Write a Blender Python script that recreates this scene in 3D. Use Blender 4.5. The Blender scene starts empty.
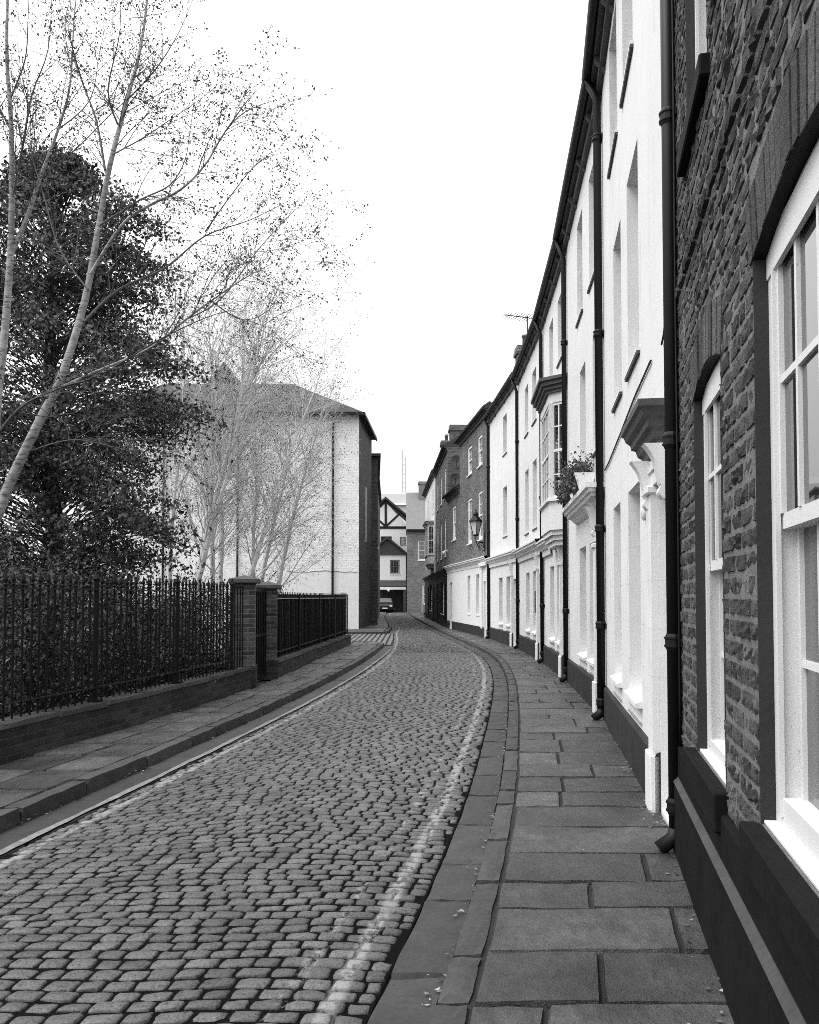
import bpy, math, random
import numpy as np
from mathutils import Vector, Matrix
random.seed(7); RNG = np.random.default_rng(11)
S = bpy.context.scene
COL = S.collection
R = math.radians

# ------------------------------------------------------------------ camera
F = 850.0
PITCH = 2.0
cam = bpy.data.cameras.new("camera"); camo = bpy.data.objects.new("camera", cam); COL.objects.link(camo)
cam.sensor_fit = 'HORIZONTAL'; cam.sensor_width = 36.0; cam.lens = F / 819 * 36.0
cam.shift_y = ((597 - F * math.tan(R(PITCH))) - 512) / 819
camo.location = (0, 0, 1.6); camo.rotation_euler = (R(90 + PITCH), 0, 0)
cam.clip_start = 0.05; cam.clip_end = 5000
S.camera = camo

# ------------------------------------------------------------------ tags
def tag(o, label=None, cat=None, group=None, kind=None):
    if label: o["label"] = label
    if cat: o["category"] = cat
    if group: o["group"] = group
    if kind: o["kind"] = kind
    return o
def empty(name, loc, rz=0, label=None, cat=None, group=None):
    o = bpy.data.objects.new(name, None); COL.objects.link(o)
    o.location = loc; o.rotation_euler = (0, 0, rz); o.empty_display_size = .2
    return tag(o, label, cat, group)
def copy_tree(o, parent=None):
    c = o.copy(); COL.objects.link(c)
    if parent: c.parent = parent
    for ch in list(o.children): copy_tree(ch, c)
    return c

# ------------------------------------------------------------------ materials (all greys: a black and white picture)
MATS = {}
def g(v): return (v, v, v, 1)
class NT:
    def __init__(s, name):
        m = bpy.data.materials.new(name); m.use_nodes = True; s.m = m; s.t = m.node_tree
        s.b = s.t.nodes["Principled BSDF"]
    def n(s, typ, **k):
        nd = s.t.nodes.new(typ)
        for a, v in k.items():
            if a in nd.inputs: nd.inputs[a].default_value = v
            else: setattr(nd, a, v)
        return nd
    def l(s, a, b): s.t.links.new(a, b)
    def math(s, op, a, b=None, c=None, clamp=False):
        nd = s.t.nodes.new("ShaderNodeMath"); nd.operation = op; nd.use_clamp = clamp
        for i, v in enumerate((a, b, c)):
            if v is None: continue
            if isinstance(v, (int, float)): nd.inputs[i].default_value = v
            else: s.l(v, nd.inputs[i])
        return nd.outputs[0]
    def noise(s, scale, detail=5, rough=.6, vec=None, stretch=None):
        nd = s.n("ShaderNodeTexNoise"); nd.inputs["Scale"].default_value = scale
        nd.inputs["Detail"].default_value = detail; nd.inputs["Roughness"].default_value = rough
        if vec is None:
            tc = s.n("ShaderNodeTexCoord"); vec = tc.outputs["Object"]
        if stretch:
            mp = s.n("ShaderNodeMapping"); mp.inputs["Scale"].default_value = stretch; s.l(vec, mp.inputs["Vector"]); vec = mp.outputs[0]
        s.l(vec, nd.inputs["Vector"])
        return nd.outputs["Fac"]
    def ramp(s, fac, lo, hi, a=0., b=1.):
        nd = s.n("ShaderNodeMapRange"); nd.clamp = True
        s.l(fac, nd.inputs[0])
        for i, v in zip((1, 2, 3, 4), (lo, hi, a, b)): nd.inputs[i].default_value = v
        return nd.outputs[0]
    def col(s, val):
        c = s.n("ShaderNodeCombineColor")
        for i in range(3): s.l(val, c.inputs[i])
        s.l(c.outputs[0], s.b.inputs["Base Color"])
    def bump(s, h, strength=.4, dist=.01):
        b = s.n("ShaderNodeBump"); b.inputs["Strength"].default_value = strength; b.inputs["Distance"].default_value = dist
        s.l(h, b.inputs["Height"]); s.l(b.outputs[0], s.b.inputs["Normal"])

def M(name, base, rough=.75, var=.3, scale=3., fine=.2, fscale=60., bump=.25, bdist=.006, isl=0., spec=.35, stretch=None):
    if name in MATS: return MATS[name]
    t = NT(name)
    big = t.noise(scale, 4, .6, stretch=stretch); fin = t.noise(fscale, 3, .65)
    v = t.math('MULTIPLY_ADD', big, 2 * var, 1 - var)
    v2 = t.math('MULTIPLY_ADD', fin, 2 * fine, 1 - fine)
    v = t.math('MULTIPLY', v, v2)
    if isl:
        ge = t.n("ShaderNodeNewGeometry")
        v = t.math('MULTIPLY', v, t.math('MULTIPLY_ADD', ge.outputs["Random Per Island"], 2 * isl, 1 - isl))
    v = t.math('MULTIPLY', v, base)
    t.col(v); t.b.inputs["Roughness"].default_value = rough; t.b.inputs["Specular IOR Level"].default_value = spec
    if bump: t.bump(fin, bump, bdist)
    MATS[name] = t.m
    return t.m

m_stucco = NT("white_stucco")
def _():
    t = m_stucco
    a = t.noise(.9, 5, .65); b = t.noise(5, 6, .7, stretch=(1, 1, .25)); f = t.noise(90, 3, .6)
    v = t.math('MULTIPLY_ADD', t.ramp(a, .3, .7), .07, .645)
    v = t.math('SUBTRACT', v, t.ramp(b, .54, .78, 0, .20))
    sx = t.n("ShaderNodeSeparateXYZ"); tcc = t.n("ShaderNodeTexCoord"); t.l(tcc.outputs["Object"], sx.inputs[0])
    zz = t.math('FRACT', t.math('MULTIPLY', t.math('ADD', sx.outputs[2], t.math('MULTIPLY', a, .02)), 2.9))
    v = t.math('MULTIPLY', v, t.math('MULTIPLY_ADD', t.math('MULTIPLY', t.ramp(zz, .012, .03, 1, 0), t.ramp(b, .4, .6)), -.22, 1))
    v = t.math('MULTIPLY', v, t.math('MULTIPLY_ADD', f, .06, .97))
    t.col(v); t.b.inputs["Roughness"].default_value = .8; t.b.inputs["Specular IOR Level"].default_value = .2
    t.bump(t.math('ADD', f, t.math('MULTIPLY', b, 1.5)), .2, .004)
_(); STUCCO = m_stucco.m
WHITE = M("white_paint", .70, .5, .05, 4, .04, 50, .1, .002)
WORN = NT("worn_white_paint")
def _():
    t = WORN
    n1 = t.noise(26, 6, .75, stretch=(1, 1, .3)); f = t.noise(150, 2, .5)
    chip = t.ramp(n1, .66, .69)
    v = t.math('MULTIPLY_ADD', chip, -.5, .64)
    v = t.math('MULTIPLY', v, t.math('MULTIPLY_ADD', t.noise(4, 4, .6), .16, .92))
    t.col(v); t.b.inputs["Roughness"].default_value = .5; t.bump(t.math('SUBTRACT', f, chip), .25, .003)
_(); WORN = WORN.m
BLACK = M("black_iron", .008, .5, .3, 8, .3, 60, .25, .003, spec=.22)
FENCEB = M("railing_paint_arch_shade", .007, .6, .3, 8, .3, 60, .2, .003, spec=.15)
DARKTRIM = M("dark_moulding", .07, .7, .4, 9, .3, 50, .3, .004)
GREYTRIM = M("grey_soffit_paint", .28, .7, .3, 6, .2, 50, .2, .003)
PLINTH = M("dark_plinth_render", .0095, .8, .6, 3.5, .5, 30, .4, .005, spec=.07)
PLINTHL = M("worn_plinth_ledge", .045, .7, .5, 5, .35, 40, .4, .004)
PLINTHG = M("grey_plinth_render", .032, .75, .5, 3.5, .35, 40, .3, .004, spec=.15)
SLATE = M("roof_slate", .055, .8, .35, 3, .3, 30, .4, .01, isl=.2, spec=.1)
PALEROOF = M("pale_roof", .42, .7, .1, 2, .1, 20, .2, .01)
SOIL = M("garden_soil", .03, .9, .4, 1.5, .4, 30, .8, .03)
GROUND = M("ground_earth", .09, .9, .3, .2, .3, 10, .5, .03)
FLAG = NT("flagstone")
def _():
    t = FLAG
    ge = t.n("ShaderNodeNewGeometry")
    a = t.noise(2.3, 6, .65); b = t.noise(13, 6, .7, stretch=(1, .5, 1)); f = t.noise(120, 3, .6)
    v = t.math('MULTIPLY_ADD', ge.outputs["Random Per Island"], .036, .029)
    v = t.math('MULTIPLY', v, t.ramp(a, .32, .68, .42, 1.5)); v = t.math('MULTIPLY', v, t.ramp(b, .32, .68, .62, 1.4))
    v = t.math('MULTIPLY', v, t.ramp(f, .3, .7, .78, 1.22)); g2 = t.noise(45, 5, .75); v = t.math('MULTIPLY', v, t.ramp(g2, .3, .7, .72, 1.28))
    vo = t.n("ShaderNodeTexVoronoi"); vo.inputs["Scale"].default_value = 7
    tc = t.n("ShaderNodeTexCoord"); t.l(tc.outputs["Object"], vo.inputs["Vector"])
    d = t.math('ADD', vo.outputs["Distance"], t.math('MULTIPLY', f, .05))
    spot = t.math('MULTIPLY', t.ramp(d, .055, .07, 1, 0), t.ramp(t.noise(1.1, 2, .5), .52, .55))
    v = t.math('MULTIPLY_ADD', spot, .3, v)
    t.col(v); t.b.inputs["Roughness"].default_value = .62; t.b.inputs["Specular IOR Level"].default_value = .5
    t.l(t.ramp(a, .3, .7, .38, .62), t.b.inputs["Roughness"])
    t.bump(t.math('ADD', t.math('ADD', b, g2), t.math('MULTIPLY', f, .5)), .75, .014)
_(); FLAG = FLAG.m
KERB = M("kerb_stone", .042, .7, .6, 8, .55, 40, .5, .008, isl=.3)
GUTTER = M("gutter_stone", .034, .65, .6, 6, .55, 38, .35, .006, isl=.22)
COPING = M("dark_coping", .036, .85, .5, 5, .4, 50, .7, .012, isl=.3)
JOINT = M("dirty_joint", .022, .95, .4, 6, .5, 90, .8, .01)
def sett_mat(name, bed):
    t = NT(name)
    pl = t.n("ShaderNodeAttribute"); pl.attribute_name = "from_left"
    pr = t.n("ShaderNodeAttribute"); pr.attribute_name = "from_right"
    L_, R_ = pl.outputs["Fac"], pr.outputs["Fac"]
    wob = t.noise(2.1, 3, .5); n1 = t.noise(16, 6, .75); n2 = t.noise(3.5, 4, .6); f = t.noise(95, 4, .7)
    w = t.math('MULTIPLY_ADD', wob, .05, -.025)
    def band(src, c, half, thr, hard=.05):
        d = t.math('ABSOLUTE', t.math('SUBTRACT', t.math('ADD', src, w), c))
        inside = t.ramp(t.math('ADD', d, t.math('MULTIPLY_ADD', n1, .05, -.025)), half - .012, half + .012, 1, 0)
        return t.math('MULTIPLY', inside, t.ramp(t.math('ADD', t.math('MULTIPLY', n1, .6), t.math('MULTIPLY', n2, .4)), thr, thr + hard))
    gp_ = t.n('ShaderNodeNewGeometry'); sp_ = t.n('ShaderNodeSeparateXYZ'); t.l(gp_.outputs['Position'], sp_.inputs[0]); fade = t.ramp(sp_.outputs[1], 18, 32, 1, .12)
    p = t.math('MAXIMUM', band(L_, .03, .02, .5, .12), band(L_, .115, .036, .40, .12))
    p = t.math('MAXIMUM', p, t.math('MULTIPLY', band(R_, .17, .036, .44, .05), fade))
    p = t.math('MAXIMUM', p, t.math('MULTIPLY', band(R_, .36, .028, .51, .06), fade))
    if bed:
        v = t.math('MULTIPLY', t.ramp(f, .3, .75), .010); strength = .15
    else:
        ge = t.n("ShaderNodeNewGeometry")
        v = t.math('MULTIPLY_ADD', ge.outputs["Random Per Island"], .050, .062)
        v = t.math('MULTIPLY', v, t.ramp(n2, .3, .7, .8, 1.2)); v = t.math('MULTIPLY', v, t.ramp(f, .3, .7, .55, 1.45)); strength = .23
        v = t.math('MULTIPLY', v, t.ramp(t.noise(55, 4, .8), .36, .47, .30, 1))
    mx = t.n("ShaderNodeMix"); mx.data_type = 'FLOAT'
    t.l(p, mx.inputs[0]); t.l(v, mx.inputs[2]); mx.inputs[3].default_value = strength
    t.col(mx.outputs[0]); t.b.inputs["Roughness"].default_value = .48 if not bed else .95
    t.b.inputs["Specular IOR Level"].default_value = .32 if not bed else .05
    t.bump(t.math('ADD', f, t.noise(30, 3, .7)), .5, .006)
    return t.m
SETT = sett_mat("granite_setts", False); BED = sett_mat("sett_bed", True)
SETTP = M("alley_setts", .13, .6, .2, 4, .3, 90, .5, .006, isl=.3)
# near brickwork: every brick is modelled; this colours them
BRICK = NT("old_hand_made_brick")
def _():
    t = BRICK
    ge = t.n("ShaderNodeNewGeometry")
    a = t.noise(1.3, 4, .6); b = t.noise(30, 6, .75, stretch=(1, 1, 1.6)); f = t.noise(180, 4, .7)
    v = t.math('MULTIPLY_ADD', ge.outputs["Random Per Island"], .080, .046)
    v = t.math('MULTIPLY', v, t.ramp(a, .3, .7, .75, 1.25)); v = t.math('MULTIPLY', v, t.ramp(b, .32, .68, .38, 1.62))
    v = t.math('MULTIPLY', v, t.ramp(f, .3, .7, .6, 1.4))
    t.col(v); t.b.inputs["Roughness"].default_value = .85; t.b.inputs["Specular IOR Level"].default_value = .25
    t.bump(t.math('ADD', b, t.math('MULTIPLY', f, .5)), 1.0, .022)
_(); BRICK = BRICK.m
MORTAR = M("lime_mortar", .135, .9, .5, 5, .4, 70, .9, .01)
RUBBED = M("rubbed_brick_arch", .06, .8, .3, 5, .25, 60, .5, .006, isl=.25)
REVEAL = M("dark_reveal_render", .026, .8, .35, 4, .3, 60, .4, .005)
def brick_wall_mat(name, base, mort, var=.4, patch=0., bw=.23, bh=.077, msize=.011, scuff=0.):
    t = NT(name)
    tc = t.n("ShaderNodeTexCoord"); sp = t.n("ShaderNodeSeparateXYZ"); t.l(tc.outputs["Object"], sp.inputs[0])
    ad = t.math('ADD', sp.outputs[0], sp.outputs[1]); cb = t.n("ShaderNodeCombineXYZ"); t.l(ad, cb.inputs[0]); t.l(sp.outputs[2], cb.inputs[1])
    br = t.n("ShaderNodeTexBrick"); t.l(cb.outputs[0], br.inputs["Vector"])
    br.inputs["Scale"].default_value = 1; br.inputs["Brick Width"].default_value = bw; br.inputs["Row Height"].default_value = bh
    br.inputs["Mortar Size"].default_value = msize; br.inputs["Mortar Smooth"].default_value = .3; br.inputs["Bias"].default_value = 0
    br.inputs["Color1"].default_value = g(base * (1 - var)); br.inputs["Color2"].default_value = g(base * (1 + var)); br.inputs["Mortar"].default_value = g(mort)
    bw_ = t.n("ShaderNodeRGBToBW"); t.l(br.outputs["Color"], bw_.inputs[0])
    big = t.noise(.7, 5, .65); f = t.noise(25, 5, .75)
    v = t.math('MULTIPLY', bw_.outputs[0], t.ramp(big, .3, .7, 1 - patch, 1 + patch)); v = t.math('MULTIPLY', v, t.ramp(f, .3, .7, .7, 1.3))
    if scuff:
        s1 = t.noise(11, 5, .8); v = t.math('MULTIPLY', v, t.ramp(s1, .50, .60, 1, 1 - scuff))
    t.col(v); t.b.inputs["Roughness"].default_value = .85; t.b.inputs["Specular IOR Level"].default_value = .2
    t.bump(t.math('SUBTRACT', f, t.math('MULTIPLY', br.outputs["Fac"], 1.2 if not scuff else .35)), .7, .01)
    MATS[name] = t.m
    return t.m
BRICKF = brick_wall_mat("street_brick", .105, .17, .45, .25)
BRICKD = brick_wall_mat("dark_brick", .06, .10, .4, .3)
BRICKP = brick_wall_mat("pillar_brick", .075, .13, .55, .35)
BRICKL = brick_wall_mat("low_wall_brick", .035, .045, .4, .4)
WBRICK = brick_wall_mat("painted_white_brick", .78, .72, .06, .08, scuff=.32)
ENDBRICK = brick_wall_mat("end_brick", .15, .2, .35, .2)
GLASS = NT("window_glass")
def _():
    t = GLASS
    t.b.inputs["Base Color"].default_value = g(.02); t.b.inputs["Roughness"].default_value = .02; t.b.inputs["IOR"].default_value = 2.1
    t.b.inputs["Specular IOR Level"].default_value = 1.0
    t.bump(t.noise(3, 2, .5), .04, .01)
_(); GLASS = GLASS.m
LAMPG = M("lantern_glass", .55, .15, .05, 5, .05, 40, 0, spec=.6)
CARP = M("dark_car_paint", .012, .35, .05, 3, .05, 40, 0, spec=.3)
CHROME = M("pale_plate", .6, .4, .05, 5, .05, 40, 0)
TYRE = M("tyre_rubber", .02, .8, .1, 5, .1, 40, .1)
def leafmat(name, base, isl=.5):
    t = NT(name)
    ge = t.n("ShaderNodeNewGeometry")
    v = t.math('MULTIPLY', t.math('MULTIPLY_ADD', ge.outputs["Random Per Island"], 2 * isl, 1 - isl), base); v = t.math('MULTIPLY', v, t.ramp(t.noise(1.1, 3, .6), .35, .68, .55, 2.0))
    t.col(v); t.b.inputs["Roughness"].default_value = .55; t.b.inputs["Specular IOR Level"].default_value = .3
    return t.m
LEAF_B = leafmat("birch_leaf", .07); LEAF_D = leafmat("evergreen_leaf", .052, .6); LEAF_S = leafmat("shrub_leaf", .032, .6); LEAF_I = leafmat("ivy_leaf", .02, .6); LEAF_P = leafmat("planter_leaf", .10, .6)
BARK = NT("birch_bark")
def _():
    t = BARK
    a = t.noise(14, 5, .7, stretch=(.6, .6, 2.6)); b = t.noise(2.0, 4, .6)
    v = t.math('MULTIPLY', t.ramp(a, .36, .52, .06, .30), t.ramp(b, .35, .6, .55, 1.1))
    t.col(v); t.b.inputs["Roughness"].default_value = .7; t.bump(a, .5, .01)
_(); BARK = BARK.m
BARKP = M("white_birch_bark", .50, .75, .5, 5, .45, 18, .4, .01)
TWIG = M("twig_bark", .075, .75, .4, 3, .3, 30, 0)
TWIGP = M("pale_twig_bark", .55, .75, .4, 3, .3, 30, 0)
DBARK = M("dark_bark", .045, .85, .4, 4, .4, 40, .6, .01)

# ------------------------------------------------------------------ mesh builder
class MB:
    def __init__(s): s.v = []; s.f = []
    def add(s, vs, fs):
        o = len(s.v); s.v.extend(tuple(v) for v in vs); s.f.extend(tuple(i + o for i in f) for f in fs); return s
    def box(s, x0, y0, z0, x1, y1, z1):
        vs = [(x0, y0, z0), (x1, y0, z0), (x1, y1, z0), (x0, y1, z0), (x0, y0, z1), (x1, y0, z1), (x1, y1, z1), (x0, y1, z1)]
        return s.add(vs, [(0, 3, 2, 1), (4, 5, 6, 7), (0, 1, 5, 4), (1, 2, 6, 5), (2, 3, 7, 6), (3, 0, 4, 7)])
    def bbox(s, x0, y0, z0, x1, y1, z1, b=.01):
        """box with chamfered edges (all twelve)"""
        vs = []; 
        X = (x0, x1); Y = (y0, y1); Z = (z0, z1)
        idx = {}
        for i in (0, 1):
            for j in (0, 1):
                for k in (0, 1):
                    c = (X[i], Y[j], Z[k]); d = ((1, -1)[i] * b, (1, -1)[j] * b, (1, -1)[k] * b)
                    for ax in range(3):
                        p = [c[q] + (d[q] if q != ax else 0) for q in range(3)]
                        # vertex lying on face perpendicular to ax
                        idx[(i, j, k, ax)] = len(vs); vs.append(tuple(p))
        I = lambda i, j, k, a: idx[(i, j, k, a)]
        fs = []
        for s_ in (0, 1):
            q = [I(s_, 0, 0, 0), I(s_, 1, 0, 0), I(s_, 1, 1, 0), I(s_, 0, 1, 0)]; fs.append(q if s_ else q[::-1])
            q = [I(0, s_, 0, 1), I(0, s_, 1, 1), I(1, s_, 1, 1), I(1, s_, 0, 1)]; fs.append(q if s_ else q[::-1])
            q = [I(0, 0, s_, 2), I(1, 0, s_, 2), I(1, 1, s_, 2), I(0, 1, s_, 2)]; fs.append(q if s_ else q[::-1])
        for a in (0, 1):
            for c in (0, 1):
                fs.append([I(0, a, c, 1), I(1, a, c, 1), I(1, a, c, 2), I(0, a, c, 2)])
                fs.append([I(a, 0, c, 0), I(a, 1, c, 0), I(a, 1, c, 2), I(a, 0, c, 2)])
                fs.append([I(a, c, 0, 0), I(a, c, 1, 0), I(a, c, 1, 1), I(a, c, 0, 1)])
        for i in (0, 1):
            for j in (0, 1):
                for k in (0, 1): fs.append([I(i, j, k, 0), I(i, j, k, 1), I(i, j, k, 2)])
        return s.add(vs, fs)
    def tube(s, pts, rad, n=8, cap=True):
        pts = [Vector(p) for p in pts]
        if not isinstance(rad, (list, tuple)): rad = [rad] * len(pts)
        vs = []; up = None
        for i, p in enumerate(pts):
            t = (pts[min(i + 1, len(pts) - 1)] - pts[max(i - 1, 0)])
            if t.length < 1e-9: t = Vector((0, 0, 1))
            t.normalize()
            if up is None:
                up = Vector((1, 0, 0)) if abs(t.x) < .8 else Vector((0, 1, 0))
            a = (up - t * up.dot(t)).normalized(); b = t.cross(a); up = a
            for k in range(n):
                th = 2 * math.pi * k / n; vs.append(p + (a * math.cos(th) + b * math.sin(th)) * rad[i])
        fs = []
        for i in range(len(pts) - 1):
            for k in range(n):
                fs.append((i * n + k, i * n + (k + 1) % n, (i + 1) * n + (k + 1) % n, (i + 1) * n + k))
        if cap: fs.append(tuple(range(n))[::-1]); fs.append(tuple((len(pts) - 1) * n + k for k in range(n)))
        return s.add(vs, fs)
    def prism(s, prof, a, b, axis='x'):
        """extrude a closed profile; axis x: profile (y,z); axis y: profile (x,z); axis z: profile (x,y)"""
        n = len(prof)
        mk = {'x': lambda t, p: (t, p[0], p[1]), 'y': lambda t, p: (p[0], t, p[1]), 'z': lambda t, p: (p[0], p[1], t)}[axis]
        vs = [mk(a, p) for p in prof] + [mk(b, p) for p in prof]
        fs = [(i, (i + 1) % n, n + (i + 1) % n, n + i) for i in range(n)] + [tuple(range(n))[::-1], tuple(range(n, 2 * n))]
        return s.add(vs, fs)
    def lathe(s, prof, n=16, c=(0, 0, 0)):
        vs = []
        for r, z in prof:
            for k in range(n):
                th = 2 * math.pi * k / n; vs.append((c[0] + r * math.cos(th), c[1] + r * math.sin(th), c[2] + z))
        fs = []
        for i in range(len(prof) - 1):
            for k in range(n): fs.append((i * n + k, i * n + (k + 1) % n, (i + 1) * n + (k + 1) % n, (i + 1) * n + k))
        return s.add(vs, fs)
    def build(s, name, mat, parent=None, smooth=False, fix=True, loc=None):
        me = bpy.data.meshes.new(name); me.from_pydata(s.v, [], s.f); me.materials.append(mat)
        if fix:
            import bmesh
            bm = bmesh.new(); bm.from_mesh(me); bmesh.ops.recalc_face_normals(bm, faces=bm.faces); bm.to_mesh(me); bm.free()
        if smooth: me.polygons.foreach_set("use_smooth", [True] * len(me.polygons))
        me.update()
        o = bpy.data.objects.new(name, me); COL.objects.link(o)
        if parent: o.parent = parent
        if loc: o.location = loc
        return o

def np_mesh(name, V, Fq, mat, parent=None, smooth=False, attrs=None):
    """V (n,3), Fq (m,k) numpy -> one mesh object"""
    me = bpy.data.meshes.new(name); n, m, k = len(V), len(Fq), Fq.shape[1]
    me.vertices.add(n); me.vertices.foreach_set("co", V.astype(np.float32).ravel())
    me.loops.add(m * k); me.loops.foreach_set("vertex_index", Fq.astype(np.int32).ravel())
    me.polygons.add(m); me.polygons.foreach_set("loop_start", np.arange(0, m * k, k, dtype=np.int32))
    if smooth: me.polygons.foreach_set("use_smooth", np.ones(m, dtype=bool))
    me.update(calc_edges=True); me.validate()
    for nm, arr in (attrs or {}).items():
        a = me.attributes.new(nm, 'FLOAT', 'POINT'); a.data.foreach_set("value", arr.astype(np.float32).ravel())
    for mm in (mat if isinstance(mat, (list, tuple)) else [mat]): me.materials.append(mm)
    o = bpy.data.objects.new(name, me); COL.objects.link(o)
    if parent: o.parent = parent
    return o

def leaf_mesh(name, P, size, mat, parent=None, droop=.3, aspect=.6):
    """small folded two-triangle leaves, one island each, at points P"""
    n = len(P)
    a = RNG.normal(size=(n, 3)); a[:, 2] -= droop * 1.5; a /= np.linalg.norm(a, axis=1)[:, None]
    r = RNG.normal(size=(n, 3)); b = np.cross(a, r); b /= np.linalg.norm(b, axis=1)[:, None] + 1e-9
    c = np.cross(a, b)
    sz = (size * RNG.uniform(.6, 1.4, n))[:, None]
    V = np.stack([P, P + a * sz * .5 + b * sz * aspect * .5 + c * sz * .1, P + a * sz, P + a * sz * .5 - b * sz * aspect * .5 + c * sz * .1], 1).reshape(-1, 3)
    i = np.arange(n)[:, None] * 4
    Fq = np.concatenate([i + np.array([[0, 1, 2]]), i + np.array([[0, 2, 3]])], 0)
    return np_mesh(name, V, Fq, mat, parent)

# ------------------------------------------------------------------ curves of the street
def herm(pts):
    pts = sorted(pts); X = np.array([p[0] for p in pts], float); Y = np.array([p[1] for p in pts], float)
    h = np.diff(X); d = np.diff(Y) / h
    m = np.empty_like(X); m[0] = d[0]; m[-1] = d[-1]; m[1:-1] = (d[:-1] * h[1:] + d[1:] * h[:-1]) / (h[:-1] + h[1:])
    def f(x):
        x = np.asarray(x, float); k = np.clip(np.searchsorted(X, x) - 1, 0, len(h) - 1)
        t = (x - X[k]) / h[k]; H = h[k]
        inside = (2 * t**3 - 3 * t**2 + 1) * Y[k] + (t**3 - 2 * t**2 + t) * H * m[k] + (-2 * t**3 + 3 * t**2) * Y[k + 1] + (t**3 - t**2) * H * m[k + 1]
        lo = Y[0] + m[0] * (x - X[0]); hi = Y[-1] + m[-1] * (x - X[-1])
        return np.where(x < X[0], lo, np.where(x > X[-1], hi, inside))
    return f
RK = herm([(-4, -1.18), (3.14, .21), (4.35, .44), (6.5, .80), (9.55, 1.22), (12, 1.53), (16.9, 2.05), (22.3, 2.34), (26, 2.28), (29.2, 2.10), (36, 1.72), (43, 1.38), (52, .98), (62.5, .58), (77, .22), (88, .1)])
RKW, RGW = .14, .26
XR = lambda y: RK(y) - RKW - RGW
LK = herm([(-4, -4.27), (5.85, -2.79), (8.24, -2.45), (10, -2.21), (13.54, -1.77), (16.56, -1.47), (22.75, -1.03), (26.5, -.86), (28.4, -.80)])
IK = herm([(36.9, -.95), (44, -.9), (48.6, -1.11), (58, -1.5), (68, -1.9), (88, -2.4)])
LGW = .35
_xl = herm([(-4, -3.92), (5.85, -2.44), (8.24, -2.1), (10, -1.86), (13.54, -1.42), (16.56, -1.12), (22.75, -.68), (28.4, -.56), (33, -.6), (37, -.68), (44, -.65), (48.6, -.86), (58, -1.25), (68, -1.65), (88, -2.15)])
XL = _xl
B0 = np.array((1.21, 3.08)); P0o = np.array((1.77, 5.80)); BD = (P0o - B0) / np.linalg.norm(P0o - B0)
P0 = B0 + BD * 2.25
P1, P2, P3, P4, P5, P6, P7 = [np.array(p) for p in ((2.44, 10.57), (2.86, 15.27), (3.12, 19.65), (3.24, 25.07), (2.96, 31.22), (1.90, 42.33), (1.20, 64.73))]
WLINE = [tuple(B0 - BD * 8), tuple(P0), tuple(P1), tuple(P2), tuple(P3), tuple(P4), tuple(P5), tuple(P6), tuple(P7), (.95, 74.), (1.2, 90.)]
XW = lambda y: np.interp(y, [p[1] for p in WLINE], [p[0] for p in WLINE])
FL = [(-5.1, 0.2), (-3.69, 7.72), (-3.17, 10.35), (-2.85, 12.4), (-2.6, 14.05), (-2.5, 15.45), (-1.87, 27.2)]
XF = lambda y: np.interp(y, [p[1] for p in FL], [p[0] for p in FL])

# ------------------------------------------------------------------ setting: ground, road, kerbs, pavements
gm = MB(); gm.add([(-900, -300, -.12), (900, -300, -.12), (900, 1500, -.12), (-900, 1500, -.12)], [(0, 1, 2, 3)])
tag(gm.build("ground", GROUND, fix=False), "dark earth ground under and round the street", "ground", kind="structure")

class Slabs:
    """stone slabs: a map (u,v)->(x,y), domed a little, with a skirt"""
    def __init__(s): s.mb = MB()
    def slab(s, fn, z, nu=5, nv=4, skirt=.05, inset=.012, dz=.0, chip=.006):
        us = [0, inset] + [i / (nu - 2) for i in range(1, nu - 2)] + [1 - inset, 1]
        vs_ = [0, inset] + [i / (nv - 2) for i in range(1, nv - 2)] + [1 - inset, 1]
        tx, ty = random.uniform(-dz, dz), random.uniform(-dz, dz); tz = random.uniform(-dz, dz) * .6
        V = []; nU, nV = len(us), len(vs_)
        for j, v in enumerate(vs_):
            for i, u in enumerate(us):
                edge = i in (0, nU - 1) or j in (0, nV - 1)
                near = i in (1, nU - 2) or j in (1, nV - 2)
                x, y = fn(u, v)
                zz = z + tz + tx * (u - .5) + ty * (v - .5) + random.uniform(-.0015, .0015)
                if edge: zz -= skirt; 
                elif near:
                    zz -= random.uniform(0, chip)
                x += random.uniform(-chip, chip) * .5; y += random.uniform(-chip, chip) * .5
                V.append((x, y, zz))
        Fs = [(j * nU + i, j * nU + i + 1, (j + 1) * nU + i + 1, (j + 1) * nU + i) for j in range(nV - 1) for i in range(nU - 1)]
        s.mb.add(V, Fs)

def bil(p00, p10, p01, p11):
    def f(u, v):
        return (((1 - u) * p00[0] + u * p10[0]) * (1 - v) + ((1 - u) * p01[0] + u * p11[0]) * v,
                ((1 - u) * p00[1] + u * p10[1]) * (1 - v) + ((1 - u) * p01[1] + u * p11[1]) * v)
    return f
def rowmap(fa, fb, y0, y1, a0, a1, gap, sk0=0., sk1=0.):
    """slab between curves fa (a=0) and fb (a=1)"""
    def f(u, v):
        yy = y0 + gap / 2 + (y1 - y0 - gap) * v
        A, B_ = float(fa(yy)), float(fb(yy)); w = B_ - A
        x0 = A + a0 * w + (gap / 2); x1 = A + a1 * w - (gap / 2)
        x = x0 + (x1 - x0) * u
        a = a0 + (a1 - a0) * u
        return (x, yy + sk0 * (1 - v) * a + sk1 * v * a)
    return f

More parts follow.
